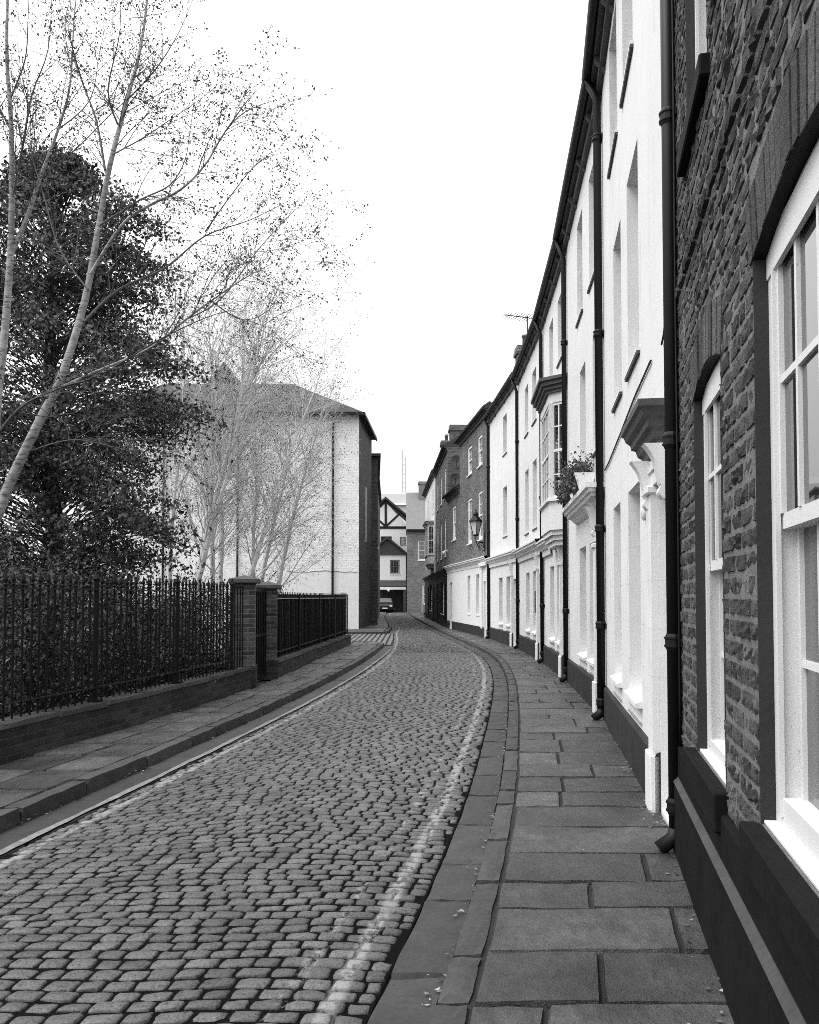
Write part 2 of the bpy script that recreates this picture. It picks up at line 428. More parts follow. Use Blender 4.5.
# joint bed under kerbs and pavements
def bed(name, fa, fb, y0, y1, z, mat, label, cat, step=.5):
    ys = np.arange(y0, y1 + step, step); mb = MB(); V = []
    for y in ys: V += [(float(fa(y)), y, z), (float(fb(y)), y, z)]
    mb.add(V, [(2 * i, 2 * i + 1, 2 * i + 3, 2 * i + 2) for i in range(len(ys) - 1)])
    return mb
mb = bed("", lambda y: RK(y) - RKW - RGW - .02, lambda y: XW(y) + .3, -4, 86, .0, None, None, None)
mb2 = MB()
V = []
ys = np.arange(-4, 86.5, .5)
for y in ys: V += [(float(RK(y) - .02), y, .055), (float(XW(y)) + .3, y, .055)]
mb2.add(V, [(2 * i, 2 * i + 1, 2 * i + 3, 2 * i + 2) for i in range(len(ys) - 1)])
# the bed of the gutter and kerb is lower
V = []
for y in ys: V += [(float(RK(y) - RKW - RGW - .02), y, -.03), (float(RK(y)) + .01, y, -.03)]
mb2.add(V, [(2 * i, 2 * i + 1, 2 * i + 3, 2 * i + 2) for i in range(len(ys) - 1)])
V = []
ysl = np.arange(-4, 28.6, .4)
for y in ysl: V += [(float(XF(y)) - .2, y, .07), (float(LK(y)) - .02, y, .07)]
mb2.add(V, [(2 * i, 2 * i + 1, 2 * i + 3, 2 * i + 2) for i in range(len(ysl) - 1)])
V = []
for y in ysl: V += [(float(LK(y)) - .16, y, -.03), (float(LK(y)) + LGW, y, -.03)]
mb2.add(V, [(2 * i, 2 * i + 1, 2 * i + 3, 2 * i + 2) for i in range(len(ysl) - 1)])
tag(mb2.build("pavement_bed", JOINT, fix=False), "dark dirty joints between the paving stones", "pavement", kind="structure")

# right pavement flags
sl = Slabs()
rows = [-4, -3.2, -2.5, -1.8, -1.1, -.5, .2, .8, 1.4, 2.0, 2.36, 2.78, 3.24, 3.71, 4.23, 4.61, 5.11, 5.69, 6.25, 6.72]
while rows[-1] < 84: rows.append(rows[-1] + random.choice((.42, .5, .55, .62, .7, .78)))
splits = {2.36: [.5], 2.78: [.27], 3.24: [.48], 3.71: [.83], 4.23: [.45], 4.61: [.76], 5.11: [], 5.69: [], 6.25: [.32]}
for y0, y1 in zip(rows[:-1], rows[1:]):
    sp = splits.get(y0)
    if sp is None: sp = random.choice(([.35], [.62], [.5], [], [.72], [.4], [.3, .68]))
    ed = [0] + sp + [1]
    s0 = random.uniform(-.03, .03)
    for a0, a1 in zip(ed[:-1], ed[1:]):
        far = y0 > 25
        sl.slab(rowmap(lambda y: RK(y) + .002, lambda y: XW(y) + .02, y0, y1, a0, a1, random.uniform(.005, .013), 0, 0), .08,
                nu=4 if far else 6, nv=4 if far else 5, skirt=.04, inset=.02, dz=.008 if not far else .004, chip=.008)
tag(sl.mb.build("pavement", FLAG, smooth=False), "narrow flagstone pavement along the white terrace", "pavement", kind="structure")
# left pavement flags
sl = Slabs(); y = -4.
while y < 28.2:
    y1 = min(y + random.choice((.6, .72, .8, .66)), 28.6)
    ed = [0, random.choice((.42, .5, .56)), 1]
    for a0, a1 in zip(ed[:-1], ed[1:]):
        sl.slab(rowmap(lambda q: XF(q), lambda q: LK(q) - .16, y, y1, a0, a1, .016), .10, nu=5, nv=5, skirt=.04, inset=.02, dz=.009, chip=.008)
    y = y1
for y in np.arange(36.95, 88, .75):   # far pavement round the white building
    for a0, a1 in ((0, .5), (.5, 1)):
        sl.slab(rowmap(lambda q: IK(q) - 1.6 if q > 46 else -9., lambda q: IK(q) - .15, y, y + .75, a0, a1, .016), .10, nu=4, nv=4, skirt=.08, dz=.006)
tag(sl.mb.build("left_pavement", FLAG), "flagstone pavement in front of the black railings", "pavement", kind="structure")

def strip(sl, fn, y0, y1, o0, o1, z, lens, gap=.014, skirt=.1, dz=.006, lean=0.):
    y = y0
    while y < y1 - .05:
        L = random.choice(lens); ye = min(y + L, y1)
        sl.slab(rowmap(lambda q: fn(q) + o0, lambda q: fn(q) + o1, y, ye, 0, 1, gap), z, nu=5, nv=7, skirt=skirt, inset=.02, dz=dz, chip=.009)
        y = ye
sl = Slabs()
strip(sl, RK, -4, 86, -RKW, 0, .072, (.42, .6, .8, .95), skirt=.10)
tag(sl.mb.build("kerb", KERB), "worn kerb stones edging the right pavement", "kerb", kind="structure")
sl = Slabs()
strip(sl, RK, -4, 86, -RKW - RGW, -RKW, .0, (.6, .75, .9), skirt=.03)
tag(sl.mb.build("gutter", GUTTER), "smooth stone gutter channel beside the right kerb", "gutter", kind="structure")
sl = Slabs()
strip(sl, LK, -4, 27.7, -.15, 0, .105, (.9, 1.1, .7), skirt=.13)
# kerb turning the corner into the alley
cpts = [(float(LK(27.7)), 27.7), (-.92, 28.2), (-1.12, 28.6), (-1.45, 28.85), (-1.95, 28.95), (-3., 28.95), (-4., 28.95)]
ipts = [(float(LK(27.7)) - .15, 27.7), (-1.06, 28.12), (-1.24, 28.48), (-1.5, 28.7), (-1.95, 28.8), (-3., 28.8), (-4., 28.8)]
for i in range(len(cpts) - 1): sl.slab(bil(ipts[i], cpts[i], ipts[i + 1], cpts[i + 1]), .105, skirt=.13, inset=.04)
strip(sl, IK, 37.2, 88, -.15, 0, .105, (.9, 1.1), skirt=.13)
for x in np.arange(-10, -1.2, .9): sl.slab(bil((x, 36.8), (x + .89, 36.8), (x, 36.95), (x + .89, 36.95)), .105, skirt=.13)
tag(sl.mb.build("left_kerb", KERB), "raised kerb stones edging the left pavement", "kerb", kind="structure")
sl = Slabs()
strip(sl, LK, -4, 28, 0, LGW, .0, (1.2, 1.6), skirt=.03)
strip(sl, IK, 37, 88, 0, .27, .0, (1.2,), skirt=.03)
mk = MB(); ysk = np.arange(-4, 26, .12); V = []
for y in ysk:
    w0 = .275 + .006 * math.sin(y * 5.1) + random.uniform(-.005, .005); w1 = .332 + .006 * math.sin(y * 3.7) + random.uniform(-.006, .006)
    V += [(float(LK(y)) + w0, y, .0075), (float(LK(y)) + w1, y, .0075)]
mk.add(V, [(2 * i, 2 * i + 1, 2 * i + 3, 2 * i + 2) for i in range(len(ysk) - 1) if random.random() > .03])
tag(mk.build("road_marking", M("worn_line_paint", .17, .8, .6, 9, .5, 40, .3, .004), fix=False), "worn painted line along the left gutter edge", "road marking", kind="structure")
tag(sl.mb.build("left_gutter", GUTTER), "smooth gutter channel beside the left kerb", "gutter", kind="structure")

# setts
def arch(a, y):
    k = np.clip((y - 4.5) / 6, 0, 1) * np.clip((60 - y) / 20, .3, 1)
    return k * .20 * np.cos(2 * np.pi * (a - 1.5) / 2.7 + .35 * np.sin(y * .33)) + .03 * np.sin(a * 2.1 + y * .6) + .012 * np.sin(a * 5.3 - y * 1.1)
def build_setts():
    lods = {0: [], 1: [], 2: []}
    y = 1.6
    while y < 87:
        d = random.uniform(.086, .102)
        W = float(XR(y) - XL(y)); a = -random.uniform(0, .12)
        lod = 0 if y < 9 else (1 if y < 24 else 2)
        while a < W:
            w = random.uniform(.100, .148)
            a0, a1 = max(a, 0.0), min(a + w, W)
            if a1 - a0 > .05: lods[lod].append((a0, a1, y, y + d))
            a += w
        y += d
    Vs, Fs, PL, PR = [], [], [], []; off = 0
    for lod, L in lods.items():
        Q = np.array(L); n = len(Q)
        grid = {0: [-1, -.965, -.84, -.35, .35, .84, .965, 1], 1: [-1, -.94, -.55, .55, .94, 1], 2: [-1, -.92, .92, 1]}[lod]
        q = np.array(grid); m = len(q); PX, PY = np.meshgrid(q, q); PX, PY = PX.ravel(), PY.ravel()
        border = (np.abs(PX) == 1) | (np.abs(PY) == 1)
        # rounded corners
        SX = PX * (1 - .08 * PY**6); SY = PY * (1 - .12 * PX**6)
        jit = RNG.uniform(-.0035, .0035, (n, len(PX), 2)) * (1 if lod < 2 else .6)
        gapx, gapy = RNG.uniform(.0035, .007, (n, 1)), RNG.uniform(.0065, .0112, (n, 1))
        ca, cy = (Q[:, 0] + Q[:, 1])[:, None] / 2, (Q[:, 2] + Q[:, 3])[:, None] / 2
        ha, hy = (Q[:, 1] - Q[:, 0])[:, None] / 2 - gapx, (Q[:, 3] - Q[:, 2])[:, None] / 2 - gapy
        rot = RNG.normal(0, .025, (n, 1))
        A = ca + ha * SX - rot * hy * SY + jit[:, :, 0]; Yp = cy + hy * SY + rot * ha * SX + jit[:, :, 1]
        dome = -.0030 * (PX**2 * .7 + PY**2) - .009 * np.maximum(np.abs(PX), np.abs(PY)) ** 7
        Z = dome[None, :] + RNG.normal(0, .0022, (n, 1)) + RNG.normal(0, .035, (n, 1)) * hy * PY + RNG.normal(0, .03, (n, 1)) * ha * PX + RNG.uniform(-.0022, .0022, (n, len(PX)))
        Z = np.where(border[None, :], -.045, Z)
        W = XR(Yp) - XL(Yp)
        Yw = Yp + arch(A, Yp); X = XL(Yw) + A * (XR(Yw) - XL(Yw)) / W
        camber = .035 * (1 - ((A / W) * 2 - 1) ** 2)
        Vs.append(np.stack([X, Yw, Z + camber], -1).reshape(-1, 3)); PL.append(A.ravel()); PR.append((W - A).ravel())
        ii = np.arange(m - 1); base = (ii[:, None] * m + ii[None, :]).ravel()
        quad = np.stack([base, base + 1, base + m + 1, base + m], 1)
        Fs.append((np.arange(n)[:, None, None] * m * m + quad[None]).reshape(-1, 4) + off); off += n * m * m
    V = np.concatenate(Vs); Fq = np.concatenate(Fs)
    o = np_mesh("road", V, Fq, SETT, smooth=True, attrs={"from_left": np.concatenate(PL), "from_right": np.concatenate(PR)})
    tag(o, "road of domed granite setts with worn double lines along its edges", "road", kind="structure")
    ys = np.arange(.5, 88.5, .25); ts = np.linspace(0, 1, 9); YY, TT = np.meshgrid(ys, ts, indexing='ij')
    W = XR(YY) - XL(YY); Vb = np.stack([XL(YY) + TT * W, YY, -.0128 + .035 * (1 - (2 * TT - 1) ** 2)], -1).reshape(-1, 3)
    b = (np.arange(len(ys) - 1)[:, None] * 9 + np.arange(8)[None]).ravel()
    o = np_mesh("road_bed", Vb, np.stack([b, b + 1, b + 10, b + 9], 1), BED, attrs={"from_left": (TT * W).ravel(), "from_right": ((1 - TT) * W).ravel()})
    tag(o, "dark sand bed showing between the road setts", "road", kind="structure")
    # behind the camera and the alley
    mb = MB(); V = []
    ys = np.arange(-4, 1.7, .4)
    for y in ys: V += [(float(XL(y)), y, -.004), (float(XR(y)), y, -.004)]
    mb.add(V, [(2 * i, 2 * i + 1, 2 * i + 3, 2 * i + 2) for i in range(len(ys) - 1)])
    tag(mb.build("road_behind", SETTP, fix=False), "stretch of the same road behind the camera", "road", kind="structure")
    sl = Slabs()
    x = -12.
    while x < -.65:
        y = 29.0
        while y < 36.75:
            xe = min(x + .2, float(XL(min(y + .3, 36.7))) - .01)
            if xe - x > .05: sl.slab(bil((x + .025, y + .01), (xe - .025, y + .01), (x + .025, y + .33), (xe - .025, y + .33)), .012, nu=4, nv=4, skirt=.05, inset=.1, dz=.006)
            y += .345
        x += .2
    tag(sl.mb.build("alley_road", SETTP), "rows of long setts crossing the alley mouth beside the white building", "road", kind="structure")
    mb = MB(); mb.add([(-14, 28.9, -.04), (-.5, 28.9, -.04), (-.5, 36.9, -.04), (-14, 36.9, -.04)], [(0, 1, 2, 3)])
    tag(mb.build("alley_bed", JOINT, fix=False), "dark joints between the alley setts", "road", kind="structure")
    mb = MB(); mb.add([(-12, 86, -.004), (8, 86, -.004), (8, 140, -.004), (-12, 140, -.004)], [(0, 1, 2, 3)])
    tag(mb.build("far_road", SETTP, fix=False), "paved ground at the far end of the street", "road", kind="structure")
build_setts()
mb = MB()
gv = [(-40, -4), (-5.6, -4), (-5.35, .2), (-3.95, 7.72), (-3.4, 10.35), (-3.05, 12.4), (-2.8, 14.05), (-2.7, 15.45), (-2.05, 27.2), (-2.05, 28.7), (-40, 28.7)]
mb.add([(x, y, .09) for x, y in gv], [tuple(range(len(gv)))])
tag(mb.build("garden_ground", SOIL, fix=False), "dark soil of the garden behind the railings", "ground", kind="structure")

# ------------------------------------------------------------------ houses: local x along the street (away from camera), y towards the street, z up
def frame(A, B, z=.07):
    A, B = np.array(A, float), np.array(B, float); d = B - A; L = float(np.hypot(*d))
    return (float(A[0]), float(A[1]), z), math.atan2(d[1], d[0]), L
def wall(mb, L0, L1, z0, z1, ops, th=.3, deep=None):
    """wall plane y=0 from x L0..L1 with openings (x0,x1,za,zb); reveals go back th"""
    xs = sorted({L0, L1} | {o[0] for o in ops} | {o[1] for o in ops}); zs = sorted({z0, z1} | {o[2] for o in ops} | {o[3] for o in ops})
    for xa, xb in zip(xs[:-1], xs[1:]):
        for za, zb in zip(zs[:-1], zs[1:]):
            cx, cz = (xa + xb) / 2, (za + zb) / 2
            if any(o[0] < cx < o[1] and o[2] < cz < o[3] for o in ops): continue
            mb.add([(xa, 0, za), (xb, 0, za), (xb, 0, zb), (xa, 0, zb)], [(3, 2, 1, 0)])
            mb.add([(xa, -th, za), (xb, -th, za), (xb, -th, zb), (xa, -th, zb)], [(0, 1, 2, 3)])
    for x0, x1, za, zb in [o[:4] for o in ops]:
        mb.add([(x0, 0, za), (x1, 0, za), (x1, 0, zb), (x0, 0, zb), (x0, -th, za), (x1, -th, za), (x1, -th, zb), (x0, -th, zb)],
               [(0, 4, 5, 1), (1, 5, 6, 2), (2, 6, 7, 3), (3, 7, 4, 0)])
    return mb
def sash(parent, x0, x1, z0, z1, rec=.12, cols=2, rows=4, fw=.05, mat=None, sillmat=None, sill=True, bar=.022, upd=.03, sillz=.06, sillp=.05):
    mat = mat or WHITE
    fr = MB(); y = -rec
    fr.box(x0, y - .10, z0, x0 + fw, y, z1); fr.box(x1 - fw, y - .10, z0, x1, y, z1)
    fr.box(x0 + fw, y - .10, z1 - fw, x1 - fw, y, z1); fr.box(x0 + fw, y - .10, z0, x1 - fw, y, z0 + fw * 1.3)
    xa, xb, za, zb = x0 + fw, x1 - fw, z0 + fw * 1.3, z1 - fw
    zm = (za + zb) / 2
    fr.box(xa, y - .075, zm - .025, xb, y - .012, zm + .025)
    for (q0, q1, yy) in ((zm + .025, zb, y - upd), (za, zm - .025, y - .055)):
        fr.box(xa, yy - .03, q0, xa + .04, yy, q1); fr.box(xb - .04, yy - .03, q0, xb, yy, q1)
        for c in range(1, cols):
            xc = xa + (xb - xa) * c / cols; fr.box(xc - bar / 2, yy - .028, q0, xc + bar / 2, yy - .003, q1)
        for r_ in range(1, rows // 2):
            zc = q0 + (q1 - q0) * r_ / (rows // 2); fr.box(xa + .04, yy - .027, zc - bar / 2, xb - .04, yy - .004, zc + bar / 2)
    w = fr.build("window", mat, parent)
    pm = MB(); pm.box(xa, y - upd - .02, zm, xb, y - upd - .016, zb); pm.box(xa, y - .074, za, xb, y - .07, zm)
    pm.build("pane", GLASS, w)
    bk = MB(); bk.add([(x0, -.29, z0), (x1, -.29, z0), (x1, -.29, z1), (x0, -.29, z1)], [(3, 2, 1, 0)])
    if sill:
        sm = MB(); sm.bbox(x0 - .04, -rec, z0 - sillz, x1 + .04, sillp, z0 - .002, .006); sm.build("sill", sillmat or WHITE, w)
    return w
def drainpipe(parent, x, z0, z1, r=.05, off=.065, collars=(1.6,), shoe=True, head=False, topbend=None):
    mb = MB(); pts = [(x, off, z1), (x, off, z0 + .12)]
    if topbend: pts = [topbend, (x, off, z1 + .0)] + pts[1:]
    mb.tube(pts, r, 12)
    if shoe: mb.tube([(x, off, z0 + .14), (x, off + .015, z0 + .08), (x - .01, off + .10, z0 + .015)], [r, r * 1.05, r * 1.1], 12)
    p = mb.build("drainpipe", BLACK, parent, smooth=True)
    for z in collars:
        c = MB(); c.tube([(x, off, z - .05), (x, off, z - .03), (x, off, z + .03), (x, off, z + .05)], [r * 1.05, r * 1.25, r * 1.25, r * 1.05], 12)
        c.tube([(x, off, z + .018), (x, off, z + .03)], r * 1.38, 12); c.tube([(x, off, z - .03), (x, off, z - .018)], r * 1.38, 12)
        c.box(x - .09, .004, z - .025, x + .09, .02, z + .025); c.box(x + r * .8, .01, z - .02, x + r * 1.6, off, z + .02)
        c.build("pipe_collar", BLACK, p)
    return p
def moulding(mb, prof, x0, x1, ret=True):
    """profile of (out, z) swept along x with mitred returns to the wall at both ends"""
    n = len(prof); V = []
    for (o, z) in prof: V.append((x0 - o if ret else x0, o, z))
    for (o, z) in prof: V.append((x1 + o if ret else x1, o, z))
    Fs = [(i, i + 1, n + i + 1, n + i) for i in range(n - 1)]
    mb.add(V, Fs)
    if ret:
        for xx, sg in ((x0, -1), (x1, 1)):
            V = [(xx + sg * o, o, z) for (o, z) in prof] + [(xx + sg * o, -.02, z) for (o, z) in prof]
            mb.add(V, [(i, i + 1, n + i + 1, n + i) for i in range(n - 1)])
    # top and bottom
    for (o, z) in (prof[0], prof[-1]):
        e = o if ret else 0
        mb.add([(x0 - e, o, z), (x1 + e, o, z), (x1 + e, -.02, z), (x0 - e, -.02, z)], [(0, 1, 2, 3)])
    return mb
def console(parent, x, ztop, h=.42, w=.13, d=.22, mat=None):
    """scroll bracket: an S shaped side, a roll at the top and a smaller one at the foot"""
    poly = [(0.0, ztop)]
    for k in range(31):
        t = k / 30
        out = d * (.30 + .70 * (1 - t) ** 1.7) - d * .10 * math.sin(t * 6.0) * (1 - t)
        if t > .74: out = d * .30 + d * .16 * math.sin((t - .74) / .26 * math.pi)
        poly.append((out, ztop - h * t))
    poly.append((0.0, ztop - h))
    mb = MB(); mb.prism(poly, x - w / 2, x + w / 2, 'x')
    return mb.build("bracket", mat or WHITE, parent)
EAVE_O = .17
def eaves(h, L0, L1, H, brackets=True, mat_soffit=None, o=EAVE_O):
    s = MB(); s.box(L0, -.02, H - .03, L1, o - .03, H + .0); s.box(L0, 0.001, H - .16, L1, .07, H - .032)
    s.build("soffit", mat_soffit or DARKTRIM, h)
    gt = MB(); prof = [(o + .06 * math.cos(t) + .02, H + .05 - .065 * math.sin(t)) for t in [math.pi * i / 8 for i in range(9)]]
    prof += [(p[0] * .985 + .006, p[1] + .006) for p in prof[::-1]]
    gt.prism(prof, L0 - .03, L1 + .04, 'x')
    gt.build("gutter", BLACK, h)
    if brackets:
        n = max(2, int((L1 - L0) / .95))
        for k in range(n):
            b = MB(); x = L0 + (k + .5) * (L1 - L0) / n; b.prism([(0.002, H - .04), (o - .04, H - .04), (o - .04, H - .08), (0.002, H - .22)], x - .045, x + .045, 'x')
            b.build("eaves_bracket", DARKTRIM, h)
def roof(h, L0, L1, H, depth=8, pitch=34, mat=None, o=EAVE_O):
    tp = math.tan(R(pitch)); half = depth / 2
    mb = MB(); zr = H + .08 + (half + o) * tp
    mb.prism([(o - .02, H + .08), (-half, zr), (-depth, H + .08), (-depth, H - .02), (o - .02, H + .02)], L0, L1, 'x')
    n = int((L1 - L0) / .16)
    for k in range(n):      # tile noses along the eaves
        x = L0 + (k + .5) * (L1 - L0) / n; mb.tube([(x, o + .02, H + .10), (x, o - .25, H + .10 + .27 * tp)], .055, 6)
    r_ = mb.build("roof", mat or SLATE, h)
    return r_
def body(mb, L0, L1, z0, z1, depth=8):
    """gable and back walls behind the facade"""
    mb.add([(L0, -.0, z0), (L0, -depth, z0), (L0, -depth, z1), (L0, 0, z1)], [(0, 1, 2, 3)])
    mb.add([(L1, 0, z0), (L1, -depth, z0), (L1, -depth, z1), (L1, 0, z1)], [(3, 2, 1, 0)])
    mb.add([(L0, -depth, z0), (L1, -depth, z0), (L1, -depth, z1), (L0, -depth, z1)], [(0, 1, 2, 3)])
    mb.add([(L0, 0, z1), (L1, 0, z1), (L1, -depth, z1), (L0, -depth, z1)], [(0, 1, 2, 3)])
def door(parent, x0, x1, z0, z1, rec=.16, mat=None):
    mat = mat or WHITE
    d = MB(); d.box(x0, -rec - .05, z0, x1, -rec, z1)
    w = x1 - x0; hz = z1 - z0
    for cx0, cx1 in ((x0 + .1 * w, x0 + .46 * w), (x0 + .54 * w, x0 + .9 * w)):
        for cz0, cz1 in ((z0 + .08 * hz, z0 + .38 * hz), (z0 + .43 * hz, z0 + .72 * hz), (z0 + .77 * hz, z0 + .95 * hz)): d.bbox(cx0, -rec + .002, cz0, cx1, -rec + .018, cz1, .008)
    o = d.build("door", mat, parent)
    k = MB(); k.lathe([(0, 0), (.03, .005), (.035, .02), (.02, .035), (0, .04)], 10); k.v = [(x0 + .85 * w + v[0], -rec + v[2] + .002, z0 + .45 * hz + v[1]) for v in k.v]
    k.build("handle", BLACK, o)
    return o
def shop_cornice(parent, L0, L1, zt, out, mat=None, ret=False):
    mb = MB()
    prof = [(.02, zt + .02), (out, zt), (out, zt - .04), (out - .03, zt - .06), (out - .03, zt - .10), (out * .55, zt - .16), (out * .45, zt - .20), (.06, zt - .23), (.05, zt - .34)]
    moulding(mb, prof, L0, L1, ret)
    return mb.build("cornice", mat or STUCCO, parent)
def chimney(parent, x, y, z0, z1, w, d, pots=2, mat=None):
    mb = MB(); mb.box(x - w / 2, y - d / 2, z0, x + w / 2, y + d / 2, z1)
    mb.bbox(x - w / 2 - .06, y - d / 2 - .06, z1 - .25, x + w / 2 + .06, y + d / 2 + .06, z1 - .1, .02); mb.bbox(x - w / 2 - .03, y - d / 2 - .03, z1 - .101, x + w / 2 + .03, y + d / 2 + .03, z1 + .06, .02)
    c = mb.build("chimney", mat or BRICKF, parent)
    for k in range(pots):
        p = MB(); xx = x + (k - (pots - 1) / 2) * w / max(1, pots); p.lathe([(.11, 0), (.10, .3), (.13, .32), (.13, .38), (.09, .4), (.085, .1)], 10, (xx, y, z1 + .06))
        p.build("chimney_pot", DARKTRIM, c, smooth=True)
    return c
exec_houses = True
# ------------------------------------------------------------------ brick house at the right edge
K = 4.6
bo = B0 - BD * K
bh = empty("brick_house", (float(bo[0]), float(bo[1]), 0), math.atan2(BD[1], BD[0]),
           "dark old brick house with white sash windows at the right edge of the street", "house")
BL = K + 2.25; BH = 8.6
ops = [(K - 1.42, K - .24, .85, 2.82), (K + .47, K + 1.37, .805, 2.70), (K + .74, K + 1.52, 4.05, 5.95), (K - 1.5, K - .5, 4.05, 5.95), (K - 4.1, K - 3.0, .86, 2.82)]
def rough_bricks():
    mb = MB(); z = .715; ci = 0
    def brick(x0, x1, z0, z1, proud=0.):
        nx, nz = (8, 6) if x1 - x0 > .15 else (6, 6)
        V = []; py = proud + random.gauss(0, .0022); tl = random.gauss(0, .008)
        worn = random.random() < .4
        for j in range(nz):
            for i in range(nx):
                u, v = (0, .05, *[.05 + .9 * q / (nx - 3) for q in range(1, nx - 3)], .95, 1)[i], (0, .10, .36, .64, .90, 1)[j]; e = i in (0, nx - 1) or j in (0, nz - 1)
                cor = (i in (1, nx - 2)) or (j in (1, nz - 2))
                x = x0 + (x1 - x0) * u; zz = z0 + (z1 - z0) * v
                y = py + random.gauss(0, .0022 if not worn else .0048) + tl * (u - .5) * .4
                if e: y = -.03
                elif cor: y -= random.uniform(0, .004)
                V.append((x + (0 if e else random.gauss(0, .0015)), y, zz + (0 if e else random.gauss(0, .0015)) + .003 * math.sin(x * 2.1 + z)))
        F_ = [(j * nx + i, j * nx + i + 1, (j + 1) * nx + i + 1, (j + 1) * nx + i) for j in range(nz - 1) for i in range(nx - 1)]
        mb.add(V, [f[::-1] for f in F_])
    while z < 6.4:
        h = random.uniform(.066, .072); hdr = (ci % 4 == 3); x = random.uniform(-.2, 0)
        proud = .016 if abs(z - 3.40) < .042 else 0
        while x < BL:
            w = (.108 if hdr or random.random() < .12 else .222) * random.uniform(.95, 1.04); a, b = max(0, x), min(BL, x + w)
            segs = [(a, b)]
            for o in ops:
                if o[2] - .02 < z + h / 2 < o[3] + .0:
                    ns = []
                    for p, q in segs:
                        if q <= o[0] or p >= o[1]: ns.append((p, q)); continue
                        if p < o[0]: ns.append((p, o[0]))
                        if q > o[1]: ns.append((o[1], q))
                    segs = ns
                elif o[3] <= z + h / 2 < o[3] + .24:      # room for the arch
                    ns = []
                    for p, q in segs:
                        if q <= o[0] - .05 or p >= o[1] + .05: ns.append((p, q)); continue
                        if p < o[0] - .05: ns.append((p, o[0] - .05))
                        if q > o[1] + .05: ns.append((o[1] + .05, q))
                    segs = ns
            for p, q in segs:
                if q - p > .025: brick(p, q, z, z + h, proud)
            x += w + random.uniform(.009, .016)
        z += h + random.uniform(.010, .015); ci += 1
    return mb
rough_bricks().build("wall", BRICK, bh, smooth=False, fix=False)
mb = MB(); wall(mb, 0, BL, 0, BH, ops, .28); mb.v = [(v[0], v[1] - .006 if v[1] == 0 else v[1], v[2]) for v in mb.v]
body(mb, 0, BL, 0, BH); mb.build("mortar_joints", MORTAR, bh)
mb = MB(); wall(mb, 0, BL, 6.42, BH, [], .1); mb.build("upper_wall", BRICKF, bh)
for o in ops:   # rubbed arches over the windows, and the painted reveals
    a = MB(); n = int((o[1] - o[0] + .1) / .07); rise = .09 if o[2] < 2 else .02
    x0, x1 = o[0] - .045, o[1] + .045; ww = x1 - x0
    for k in range(n):
        u0, u1 = k / n + .004, (k + 1) / n - .004
        f = lambda u, t: (x0 + ww * u + (u - .5) * .10 * t, o[3] - rise * (2 * u - 1) ** 2 - .002 + t * .235)
        p = [f(u0, 0), f(u1, 0), f(u1, 1), f(u0, 1)]; y = random.gauss(.001, .004)
        a.prism([q for q in p], y, -.12, 'y')
    a.build("window_arch", BRICK, bh)
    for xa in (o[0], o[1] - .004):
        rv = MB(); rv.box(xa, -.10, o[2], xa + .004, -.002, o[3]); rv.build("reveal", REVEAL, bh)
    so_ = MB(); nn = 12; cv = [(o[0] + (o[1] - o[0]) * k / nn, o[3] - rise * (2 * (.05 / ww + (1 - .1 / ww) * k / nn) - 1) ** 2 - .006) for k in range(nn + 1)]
    so_.prism(cv + [(x, z + .003) for x, z in cv[::-1]], -.0, -.10, 'y'); so_.build("arch_soffit_shade", FENCEB, bh)  # black strip under the arch: the soffit's deep shade put into its colour
pl = MB(); pl.prism([(-.02, .715), (.022, .712), (.028, .70), (.028, .535), (-.02, .535)], 0, BL, 'x')
pl.prism([(-.02, .50), (.050, .496), (.052, .02), (-.02, .02)], 0, BL, 'x'); pl.build("plinth", PLINTH, bh)
lg = MB(); lg.prism([(-.02, .533), (.030, .533), (.056, .505), (.052, .498), (-.02, .502)], 0, BL, 'x'); lg.build("plinth_ledge", PLINTHL, bh)
for (a, b, z0, z1, pr) in ((K - 1.6, K - .19, .705, .845, .06), (K + .42, K + 1.52, .635, .80, .055), (K + .66, K + 1.62, 3.94, 4.045, .045), (K - 1.6, K - .4, 3.94, 4.045, .075), (K - 4.2, K - 2.9, .5, .845, .085)):
    m = MB(); m.bbox(a, -.2, z0, b, pr, z1, .008); m.build("sill", PLINTH, bh)
for i, o in enumerate(ops):
    w = sash(bh, o[0] + .005, o[1] - .005, o[2] + .0, o[3] - (.01), rec=.05, cols=4 if i in (0, 3, 4) else 3, rows=4, fw=.085 if i in (0, 4) else .06, mat=WORN, sillmat=WORN, sillz=.05, sillp=-.012, bar=.024, upd=.004)
    # staff bead round the box frame
    for xa in (o[0] + .088, o[1] - .108):
        bd = MB(); bd.box(xa, -.057, o[2] + .05, xa + .02, -.041, o[3] - .14); bd.build("frame_bead", WORN, w)
    sb_ = MB(); sb_.bbox(o[0] + .002, -.06, o[2] + .001, o[1] - .002, -.012, o[2] + .014, .003); sb_.build('sill_board', WORN, w)
    hp = MB(); hp.box(o[0] + .006, -.06, o[3] - .155, o[1] - .006, -.044, o[3] - .03); hp.build("frame_head", WORN, w)
cb = MB(); cb.tube([(K + 2.03 + .012 * math.sin(z * 2.3), .014, z) for z in np.arange(.72, 6.4, .25)], .007, 6); cb.build("cable", BLACK, bh, smooth=True)
eaves(bh, 0, BL, BH); roof(bh, 0, BL, BH)
chimney(bh, 2.0, -4, BH + 1.5, BH + 4.2, 1.2, .6)

